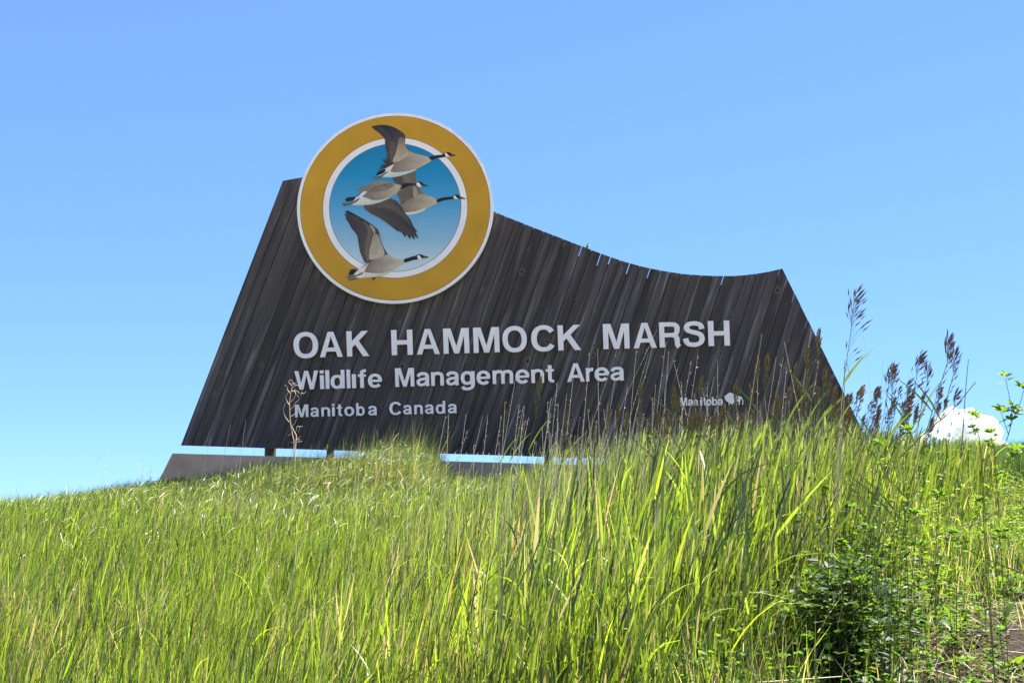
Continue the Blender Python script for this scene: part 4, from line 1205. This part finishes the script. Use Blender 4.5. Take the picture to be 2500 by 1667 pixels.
# brown and green seed heads in front of the boards
front_heads = [(1315, 934, 6.2, .26), (1640, 962, 5.2, .26), (1652, 985, 5.4, .2), (1707, 934, 5.3, .24), (1793, 944, 5.0, .26), (1844, 889, 4.8, .24), (1868, 879, 4.9, .20), (1994, 820, 4.4, .20), (1966, 863, 4.5, .22),
               (2008, 911, 4.5, .20), (1936, 904, 4.6, .20), (1946, 948, 4.7, .20), (1968, 960, 4.6, .2), (2035, 960, 4.5, .18), (1560, 945, 5.6, .2), (1505, 1005, 5.6, .2), (1380, 1030, 6.0, .18), (1760, 1000, 5.1, .2),
               (1893, 975, 4.8, .2), (1232, 1010, 6.5, .16), (1270, 1040, 6.4, .16), (2060, 985, 4.6, .18), (1440, 1040, 5.9, .18), (1690, 1005, 5.2, .18), (1600, 1020, 5.4, .18), (1830, 960, 4.9, .2)]
brown_cols = [(.09, .055, .025), (.24, .17, .05), (.14, .17, .04)]
for px, py, Y, ln in front_heads:
    brome(px, py, Y, ln, 64, 'brown feathery seed head of a grass stalk in front of the dark planks', 'brown seed heads in front of the plank sign', .35, brown_cols, True, lean=-.07, width=.40)
for k in range(30):
    px = rnd.uniform(2010, 2330); py = interp(px, [2010, 2100, 2330], [940, 985, 985]) + rnd.uniform(-35, 60)
    brome(px, py, rnd.uniform(4.4, 5.8), rnd.uniform(.12, .20), 40, 'brownish feathery seed head in the dense band right of the sign edge', 'brown seed heads right of the sign edge', .8, [(.09, .055, .045), (.24, .16, .08), (.14, .17, .04)], True, lean=-.16, width=.42, leaf=rnd.random() < .6)
for k in range(44):
    px = rnd.triangular(1200, 2110, 1800); py = interp(px, [1200, 1300, 1700, 2000, 2110], [1085, 1040, 990, 950, 970]) + rnd.uniform(-20, 60)
    if 1640 < px < 1850: py = max(py, 1025)
    brome(px, py, rnd.uniform(4.6, 6.2), rnd.uniform(.13, .22), 44, 'brown feathery seed head of a grass stalk in front of the dark planks', 'brown seed heads in front of the plank sign', .45, brown_cols, True, lean=-.10, width=.36, leaf=rnd.random() < .4)
brome(2098, 950, 4.4, .14, 26, 'pale pinkish seed head at the lower right edge of the sign', None, .8, [(.42, .30, .22), (.30, .20, .10), (.2, .18, .06)], True, lean=-.14, width=.5)
for px, py in ((1400, 1270), (1745, 1110), (1890, 1080), (1960, 1050), (1650, 1250)):
    brome(px, py, 4.6, .20, 26, 'brown drooping seed head lying over the bright near grass', 'drooping seed heads over the near grass', .9, brown_cols, True, lean=-.22, width=.4)

# pale dry stems before the boards
c3 = lambda x, y: (1250 + x / 3.92, 740 + y / 3.92)
c2 = lambda x, y: (700 + x / 3.92, 760 + y / 3.92)
r3 = lambda x, y: (1700 + x / 4.355, 640 + y / 4.355)
dry = [(c3(745, 465), -.10), (c3(820, 435), -.01), (c3(1004, 450), -.20), (c3(1190, 440), -.06), (c3(1305, 480), -.16), (c3(1340, 430), -.12), (c3(1475, 370), -.12), (c3(1500, 460), -.05), (c3(1545, 545), .14), (c3(1715, 560), -.10),
       (c3(1780, 485), -.08), (c3(1965, 535), -.02), (c3(1800, 720), .08), (c3(1935, 700), -.12), (c3(435, 755), -.06), (c3(525, 870), -.05), (c3(590, 690), .0), (c3(985, 745), -.06), (c3(1105, 800), -.1), (c3(1240, 800), -.05),
       (c3(1375, 775), -.03), (c3(1460, 820), .02), (c3(1620, 745), .01), (c3(340, 940), -.03), (c3(920, 960), -.02), (c3(1345, 900), .0), (c3(1870, 760), .0), (c3(1390, 250), -.30), (c3(110, 980), -.06), (c3(370, 930), -.05),
       (r3(700, 760), -.10), (r3(935, 845), .12), (r3(655, 985), -.04), (r3(1240, 570), -.07), (r3(960, 1115), -.09), (r3(1305, 1035), -.08), (r3(850, 1005), -.10), (r3(925, 1010), -.16), (r3(1580, 1035), -.03),
       (c2(2190, 640), -.08), (c2(2090, 860), -.03), (c2(1925, 990), .02), (c2(1715, 990), -.10), (c2(1520, 1000), -.06), (c2(2225, 890), -.06), (c2(2275, 905), -.05), (c2(2055, 1000), -.04), (c2(1735, 1140), -.12), (c2(1875, 1000), -.08),
       (c2(1550, 980), .0)]
def dry_stem(px, py, Y, lean, label, group, col=(.72, .64, .53), r=.0011, tuft=True):
    tip = at(px, py, Y)
    path = [Vector(p) for p in stalk_path(tip, Y, (lean * 1.3 + rnd.uniform(-.07, .04), rnd.uniform(-.03, .03)))]
    m = MB(); m.tube(path, r * 1.25, r * .55, 3, 0, col)
    if tuft:
        for k in range(rnd.randint(2, 7)):
            p = path[-1].lerp(path[-4], rnd.random() * 1.0)
            d = Vector((rnd.uniform(-.6, .9), rnd.uniform(-.5, .5), rnd.uniform(.3, 1.2)))
            m.spindle(p, d, rnd.uniform(.006, .020), .0012, 0, col)
    o = put('dry_grass_stem', cmesh(m, 'dry_grass_stem'), None, M_DRY)
    tag(o, label, 'dry stem', group)
    return o
for (px, py), lean in dry:
    Y = rnd.uniform(5.0, 6.2) if px < 1800 else rnd.uniform(4.4, 5.0)
    dry_stem(px, py, Y, lean, 'thin pale dry grass stem standing in front of the dark plank sign', 'pale dry stems in front of the sign')
for k in range(150):
    px = rnd.triangular(1150, 2080, 1650); py = interp(px, [1150, 1300, 1700, 2080], [1085, 1020, 990, 965]) + rnd.triangular(-40, 90, 40)
    dry_stem(px, py, rnd.uniform(5.0, 6.5), rnd.uniform(-.14, .05), 'thin pale dry grass stem standing in front of the dark plank sign', 'pale dry stems in front of the sign', col=rnd.choice([(.70, .62, .52), (.50, .42, .32), (.60, .52, .40)]))
for px, py, Y, lean in ((563, 1035, 9, -.10), (600, 1025, 9, -.05), (515, 1065, 9, -.08), (583, 1085, 10, -.04), (760, 1085, 12, .02), (780, 1075, 12, -.03), (840, 1070, 12, .02)):
    dry_stem(px, py, Y, lean, 'faint dry stem crossing the gap under the left end of the sign', 'dry stems at the left end of the sign', r=.0016, col=(.40, .36, .33))
for px, py, Y, lean in ((745, 1290, 4.6, -.06), (385, 1372, 4.2, -.06), (675, 1350, 4.0, -.10), (290, 1480, 3.9, -.06), (880, 1100, 6.0, .0), (995, 1180, 6.0, .03), (1100, 1190, 5.5, .02), (1030, 1250, 5.2, -.02), (860, 1330, 4.5, -.03), (960, 1290, 4.6, .02),
                        (1345, 1230, 4.6, .0), (1460, 1150, 4.8, .02), (1570, 1180, 4.6, .0), (1220, 1260, 4.6, -.03)):
    dry_stem(px, py, Y, lean, 'long straw coloured stem rising from the near grass below the sign', 'straw stems in the near grass', r=.0011, tuft=True)
dry_stem(2106, 792, 4.2, .03, 'very thin pale feathery stem against the sky right of the tallest purple stalk', None, r=.0007, col=(.5, .47, .45))
dry_stem(2156, 879, 4.4, -.04, 'thin grey stem against the sky left of the short purple seed heads', None, r=.0008, col=(.3, .27, .25))
dry_stem(2240, 1020, 4.4, .03, 'pale dry stem in front of the white sky left of the cloud', None)

# bare dark sticks near the cloud
def stick(name, pts, Y, r, label, col, cat='twig', sides=()):
    m = MB(); P = [at(px, py, Y + dy) for px, py, dy in pts]
    m.tube(smooth_path(P, 4), r, r * .5, 5, 0, col)
    for sd in sides:
        Q = [at(px, py, Y + dy) for px, py, dy in sd]; m.tube(smooth_path(Q, 3), r * .5, r * .25, 4, 0, col)
    o = put(name, cmesh(m, name), None, M_DRY); tag(o, label, cat); return o
stick('bare_stem', [(2345, 1120, 0), (2352, 1040, 0), (2357, 960, 0), (2364.5, 877, 0)], 4.3, .0024, 'upright bare grey brown stem crossing the left part of the cloud', (.14, .10, .085))
stick('bare_stem', [(2200, 1115, 0), (2265, 1050, 0), (2320, 1005, 0), (2382, 933, 0)], 4.1, .0028, 'slanting dark dead stem rising to the right across the cloud', (.10, .07, .06))
stick('bare_stem', [(2043, 1230, 0), (2052, 1120, 0), (2060, 990, 0), (2063, 878, 0)], 4.0, .0026, 'pale grey dead stem standing just right of the sign edge', (.34, .28, .24), sides=([(2060, 900, 0), (2067, 885, 0), (2075, 922, 0)],))
stick('fallen_straw', [(1848, 1665, .0), (1960, 1657, .0), (2055, 1650, .0)], 3.75, .0022, 'pale straw lying flat along the bottom edge right of the bright grass', (.62, .55, .42), 'straw')
stick('bare_stem', [(2265, 1500, 0), (2290, 1390, 0), (2322, 1300, 0)], 4.4, .0022, 'dark thin dead stem standing in the weeds below the cloud', (.05, .035, .025))
stick('dead_branch', [(2500, 1400, 0), (2430, 1372, 0), (2370, 1345, 0), (2335, 1310, 0)], 4.6, .0028, 'thin brown dead branch lying over the weeds at the right edge', (.14, .09, .06), sides=([(2420, 1368, 0), (2395, 1420, 0)], [(2370, 1345, 0), (2420, 1310, 0)]))
stick('dead_branch', [(2350, 1290, 0), (2400, 1270, 0), (2440, 1245, 0)], 5.2, .004, 'short thick reddish brown twig among the weeds above the dead branch', (.13, .075, .05))

# twisted dead weed before the left of the lettering
def dead_weed():
    fz = lambda x, y: (660 + x / 7.84, 900 + y / 7.84)
    Y = 14.9
    w = lambda L: [at(*fz(x, y), Y + dz) for x, y, dz in L]
    base = at(717, 1100, Y); base = Vector((base.x, base.y, H(base.x, base.y)))
    root = empty('dead_weed', base); tag(root, 'pale twisted dead weed standing in front of the sign left of the word Manitoba', 'dead weed')
    col = (.66, .54, .42)
    m = MB(); m.tube(smooth_path([base, *w([(450, 1470, 0), (430, 1300, .0), (400, 1120, .01), (380, 980, 0), (370, 800, -.01), (370, 620, 0), (395, 450, .01), (415, 330, 0), (430, 260, 0)])], 3), .0062, .0026, 5, 0, col)
    put('stem', cmesh(m, 'stem'), root, M_DRY)
    m = MB(); m.tube(smooth_path([base + Vector((.01, 0, 0)), *w([(480, 1480, .02), (495, 1350, .03), (490, 1260, .03), (435, 1160, .02), (425, 1100, 0), (470, 1040, -.02), (500, 960, -.03)])], 3), .0085, .003, 5, 0, (.62, .52, .38))
    put('stem', cmesh(m, 'stem'), root, M_DRY)
    for L in ([(365, 1020, 0), (300, 940, .02), (258, 840, .03), (258, 740, .02), (290, 660, 0)], [(360, 685, 0), (320, 620, .03), (295, 540, .03), (340, 460, 0)], [(375, 465, 0), (330, 400, .02), (318, 340, .02), (275, 312, 0)],
              [(385, 635, 0), (440, 580, -.02), (490, 490, -.03), (460, 420, 0), (495, 360, 0)], [(375, 788, 0), (440, 720, -.03), (480, 650, -.03), (545, 590, 0), (540, 530, 0), (510, 515, 0)], [(400, 912, 0), (480, 860, .02), (560, 810, .03), (630, 750, 0)],
              [(500, 1345, .02), (570, 1295, .0)], [(505, 1355, .02), (575, 1352, .0)], [(520, 1400, .02), (610, 1385, 0)], [(500, 1180, .02), (508, 1105, .0), (565, 1105, 0), (620, 1102, 0)], [(560, 1110, 0), (555, 1170, 0), (530, 1215, 0)],
              [(590, 470, 0), (640, 470, 0), (695, 430, 0)], [(420, 330, 0), (350, 250, 0), (390, 215, 0), (430, 240, 0)], [(430, 300, 0), (480, 280, 0), (510, 240, 0)], [(410, 400, 0), (460, 330, 0), (540, 320, 0), (600, 400, 0), (575, 520, 0)],
              [(425, 1430, 0), (390, 1395, 0)], [(400, 1240, 0), (340, 1285, 0)], [(400, 430, 0), (500, 420, .02), (560, 470, 0)], [(420, 260, 0), (470, 300, 0), (440, 340, 0)]):
        m = MB(); m.tube(smooth_path(w(L), 3), .0042, .0020, 4, 0, col); put('branch', cmesh(m, 'branch'), root, M_DRY)
dead_weed()
def faint_weed(px, py, pyb, Y, label, n=9):
    tip = at(px, py, Y); b = at(px + 6, pyb, Y); base = Vector((b.x, Y, H(b.x, Y)))
    root = empty('dry_weed', base); tag(root, label, 'dry weed')
    pts = smooth_path([base, base.lerp(tip, .5) + Vector((.01, 0, 0)), tip], 5)
    m = MB(); m.tube(pts, .0022, .001, 3, 0, (.55, .47, .45)); put('stem', cmesh(m, 'stem'), root, M_DRY)
    m = MB()
    for k in range(n):
        p = Vector(pts[-1]).lerp(Vector(pts[3]), rnd.random())
        q = p + Vector((rnd.uniform(-.07, .07), rnd.uniform(-.05, .05), rnd.uniform(.02, .08)))
        m.tube([p, q], .0012, .0007, 3, 0, (.6, .52, .5))
    o = put('twigs', cmesh(m, 'twigs'), root, M_DRY); o['kind'] = 'stuff'
faint_weed(235, 1118, 1180, 14.5, 'pale feathery dry weed against the sky on the left crest, the left of two')
faint_weed(259, 1082, 1180, 14.8, 'taller pale dry weed against the sky on the left crest, the right of two')
faint_weed(346, 1124, 1160, 15, 'small pale dry weed on the crest between the two tall ones and the plinth', 14)
faint_weed(365, 1140, 1160, 15, 'tiny dry weed on the crest closest to the left end of the plinth', 10)

# ---------------------------------------------------------------- alfalfa and broad-leaved weeds
def leaf_mesh(L, W, col, lobes=0, curl=.12, name='leaf'):
    """a leaf lying along +Y with a folded midrib; lobes > 0 makes a toothed dandelion leaf"""
    m = MB(); n = max(6, lobes * 4)
    pts = []
    for i in range(n + 1):
        t = i / n
        w = W * .5 * math.sin(math.pi * min(1, t ** .75)) ** .8 if lobes == 0 else W * .5 * (.12 + .88 * t ** .8) * (1 - max(0, t - .86) / .14) ** .6
        if lobes and 0 < i < n: w *= (1.15 if i % 2 == 0 else .62) if i % 4 else 1.25
        z = -curl * L * (t * t) + .06 * L * t
        pts.append((w, L * t, z))
    vs, fs, cs = [], [], []
    for w, y, z in pts:
        vs += [(-w, y, z + w * .35), (0, y, z), (w, y, z + w * .35)]
        cs += [col, tuple(min(1, c * 1.35) for c in col), col]
    for i in range(n):
        a = 3 * i
        fs += [(a, a + 1, a + 4, a + 3), (a + 1, a + 2, a + 5, a + 4)]
    m.add(vs, fs, 0, cs)
    return m.mesh(name, smooth=True, color=True)
def trifoliate(L, W, col, name='leaf'):
    m = MB()
    m.add([(-.0007, 0, 0), (.0007, 0, 0), (.0007, L * .45, 0), (-.0007, L * .45, 0)], [(0, 1, 2, 3)], 0, col)
    for a in (-.85, 0, .85):
        s_, c_ = math.sin(a), math.cos(a); o_ = (0, L * .42, 0)
        pr = [(0, 0), (.3, .42), (.62, .5), (.88, .3), (1, 0)]
        vs, cs = [], []
        for t, w in pr:
            for sg in ((-1, 0, 1) if w else (0,)):
                x, y, z = sg * w * W, t * L * .75, (.15 * W if sg else 0) - .08 * L * t * t
                vs.append((x * c_ + y * s_ + o_[0], -x * s_ + y * c_ + o_[1], z + o_[2])); cs.append(tuple(min(1, v * (1.25 if sg == 0 else 1)) for v in col))
        m.add(vs, [(0, 2, 1), (0, 3, 2), (1, 2, 5, 4), (2, 3, 6, 5), (4, 5, 8, 7), (5, 6, 9, 8), (7, 8, 10), (8, 9, 10)], 0, cs)
    return m.mesh(name, color=True)
tri_meshes = [trifoliate(rnd.uniform(.026, .038), rnd.uniform(.009, .013), c) for c in ((.11, .18, .028), (.08, .14, .022), (.14, .20, .03), (.10, .17, .035)) for _ in range(2)]
for me in tri_meshes: me.materials.append(M_WEED)

def place_leaf(me, root, p, az, el, roll=0, s=1.0, name='leaf', base=None):
    o = bpy.data.objects.new(name, me); C.objects.link(o); o.parent = root
    o.location = Vector(p) - Vector(root.location)
    o.rotation_mode = 'YXZ'
    o.rotation_euler = (el, roll, az - math.pi / 2)
    o.scale = (s, s, s)
    return o
def alfalfa(pts, Y, nleaf, label, group=None, s=1.0, r=.0022, stemcol=(.17, .20, .06), branches=()):
    P = [at(px, py, Y) for px, py in pts]
    base = Vector((P[0].x, P[0].y, H(P[0].x, P[0].y) - .01))
    path = [Vector(p) for p in smooth_path([base, *P] if (P[0] - base).length > .02 else P, 5)]
    root = empty('alfalfa_plant', base); tag(root, label, 'plant', group)
    m = MB(); m.tube(path, r, r * .45, 5, 0, stemcol); put('stem', cmesh(m, 'stem'), root, M_WEED)
    ends = [path]
    for br in branches:
        Q = [Vector(p) for p in smooth_path([at(px, py, Y) for px, py in br], 4)]
        m = MB(); m.tube(Q, r * .6, r * .35, 4, 0, stemcol); put('stem', cmesh(m, 'stem'), root, M_WEED); ends.append(Q)
    for k in range(nleaf):
        Q = ends[k % len(ends)]; lo = .25 if Q is path else .1
        f = lo + (1 - lo) * (1 - rnd.random() ** 1.5); i = f * (len(Q) - 1.001); p = Q[int(i)].lerp(Q[int(i) + 1], i % 1)
        place_leaf(rnd.choice(tri_meshes), root, p, rnd.uniform(0, 6.28), rnd.uniform(.1, 1.1), rnd.uniform(-.5, .5), s * rnd.uniform(.7, 1.15))
    for k in range(4):
        for Q in ends: place_leaf(rnd.choice(tri_meshes), root, Q[-1], k * 1.6 + rnd.random(), rnd.uniform(.6, 1.35), 0, s * rnd.uniform(.55, .8))
    return root
alfalfa([(2400, 1180), (2455, 1080), (2470, 1010), (2455, 925)], 4.1, 26, 'tall alfalfa plant curving up at the right edge above the cloud', None, 1.2, .0024, branches=([(2465, 1040), (2490, 985), (2500, 950)], [(2462, 1060), (2445, 1010)], [(2420, 1160), (2480, 1120), (2500, 1098)]))
alfalfa([(2395, 1110), (2378, 1060), (2372, 1015)], 4.2, 12, 'small alfalfa shoot in front of the cloud left of the tall alfalfa', None, .95, .0018)
alfalfa([(2430, 1130), (2424, 1095), (2420, 1060)], 4.3, 14, 'bushy alfalfa shoot under the right half of the cloud', None, .95, .0018)
alfalfa([(2205, 1180), (2212, 1100), (2218, 1050)], 4.2, 18, 'alfalfa shoot left of the cloud below the purple seed heads', None, .95, .002)
alfalfa([(2130, 1200), (2140, 1120), (2150, 1085)], 4.2, 16, 'alfalfa shoot low beside the right bottom corner of the sign', None, .95, .002)
alfalfa([(2335, 1510), (2345, 1360), (2395, 1230), (2440, 1150)], 4.3, 14, 'leggy weed with a thick bent stem rising under the cloud', None, 1.0, .0024, (.20, .17, .06))
for k, (px, py) in enumerate([(2020, 1200), (2075, 1240), (2120, 1290), (2170, 1230), (2230, 1260), (2290, 1210), (2050, 1330), (2000, 1290), (2150, 1350), (2240, 1330), (2330, 1300), (2400, 1220), (2450, 1300), (2090, 1420), (1990, 1400),
                              (2040, 1480), (2110, 1500), (2120, 1560)]):
    alfalfa([(px + rnd.uniform(-20, 20), py + 40), (px, py)], rnd.uniform(4.0, 5.0), 20, 'short leafy alfalfa shoot among the weeds at the lower right', 'alfalfa shoots at the lower right', 1.0, .0012)

def rosette(px, py, n, L, W, col, label, lobes=4, upright=.6, group=None, name='dandelion_plant', label_leaf=None):
    p = ground_at(px, py)
    root = empty(name, p); tag(root, label, 'plant', group)
    for k in range(n):
        c = tuple(v * rnd.uniform(.8, 1.2) for v in col)
        me = leaf_mesh(1.35 * L * rnd.uniform(.7, 1.1), 1.3 * W * rnd.uniform(.8, 1.15), c, lobes, rnd.uniform(.15, .5)); me.materials.append(M_WEED)
        place_leaf(me, root, p + Vector((rnd.uniform(-.01, .01), rnd.uniform(-.01, .01), .005)), k * 6.28 / n + rnd.uniform(-.4, .4), upright + rnd.uniform(-.4, .4), rnd.uniform(-.4, .4))
    return root
DG = (.085, .15, .028)
rosette(2262, 1545, 6, .13, .036, DG, 'dandelion with a broad toothed leaf standing up at the edge of the bare soil', 4, 1.0)
rosette(2225, 1585, 5, .12, .034, (.11, .17, .035), 'dandelion whose long pale leaf lies out over the bare soil to the right', 4, .35)
rosette(2285, 1440, 6, .13, .04, DG, 'dandelion with large lit leaves in the middle of the lower right weeds', 4, 1.0)
rosette(2225, 1440, 5, .12, .036, (.10, .16, .03), 'dandelion with lobed leaves left of the large lit leaves', 4, .9)
rosette(2440, 1460, 6, .11, .03, (.10, .17, .03), 'dandelion standing at the upper edge of the bare soil by the right edge', 3, .95)
rosette(2380, 1480, 5, .10, .03, DG, 'dandelion between the reddish leaf and the plant nearest the right edge', 3, .9)
rosette(2490, 1450, 5, .12, .032, (.09, .15, .03), 'dandelion cut by the right edge of the view', 3, .9)
rosette(2005, 1640, 4, .10, .045, (.20, .26, .10), 'pale round leaved weed near the bottom left of the bare corner', 0, 1.1, name='dock_plant')
rosette(2145, 1630, 5, .08, .03, DG, 'small round leaved weed at the bottom below the yellow bud', 0, .8, name='dock_plant')
rosette(1870, 1640, 5, .13, .05, (.03, .06, .015), 'dark broad leaved weed at the foot of the bright near grass', 0, .9, name='dock_plant')
rosette(2475, 1640, 6, .07, .028, (.10, .18, .02), 'small bright weed in the bottom right corner', 0, .7, name='dock_plant')
rosette(2310, 1620, 5, .08, .022, (.10, .17, .02), 'low weed on the bare soil at the bottom', 0, .5, name='dock_plant')
rosette(2378, 1500, 2, .05, .03, (.20, .045, .015), 'single rust red leaf at the edge of the bare soil', 0, .6, name='red_leaf_plant')
rosette(2200, 1640, 3, .06, .025, (.17, .05, .02), 'few reddish leaves on dark soil near the bottom', 0, .4, name='red_leaf_plant')

for k, (px, py, tx) in enumerate([(2330, 1400, 'among the weeds below the cloud'), (2405, 1400, 'left of the dead branch at the right edge'), (2185, 1500, 'beside the yellow bud'), (2340, 1560, 'alone on the bare soil'),
                              (2440, 1560, 'on the bare soil near the right edge'), (2100, 1450, 'in the dark weeds'), (2060, 1560, 'low in the dark weeds'), (2480, 1350, 'above the dead branch at the right edge')]):
    rosette(px, py, 6, rnd.uniform(.09, .14), rnd.uniform(.028, .04), rnd.choice([DG, (.11, .18, .03), (.06, .11, .025)]), 'broad leaved dandelion ' + tx, 3, rnd.uniform(.6, 1.1))
def flower(px, py, Y, r, label):
    c = at(px, py, Y); base = Vector((c.x, Y, H(c.x, Y)))
    root = empty('yellow_flower', base); tag(root, label, 'flower')
    m = MB(); m.tube([base, c], .0015, .001, 4, 0, (.1, .16, .04)); put('stem', cmesh(m, 'stem'), root, M_WEED)
    m = MB()
    for k in range(12):
        a = 2 * math.pi * k / 12
        m.spindle(c, (math.cos(a), -.7, math.sin(a)), r, r * .25, 0, (.75, .70, .03))
    o = put('petals', cmesh(m, 'petals'), root, M_WEED)
flower(2151, 1547, 3.9, .006, 'tiny yellow bud beside the bare soil at the lower right')
flower(423, 1180, 14.5, .03, 'yellow flower in the grass just below the left end of the plinth')
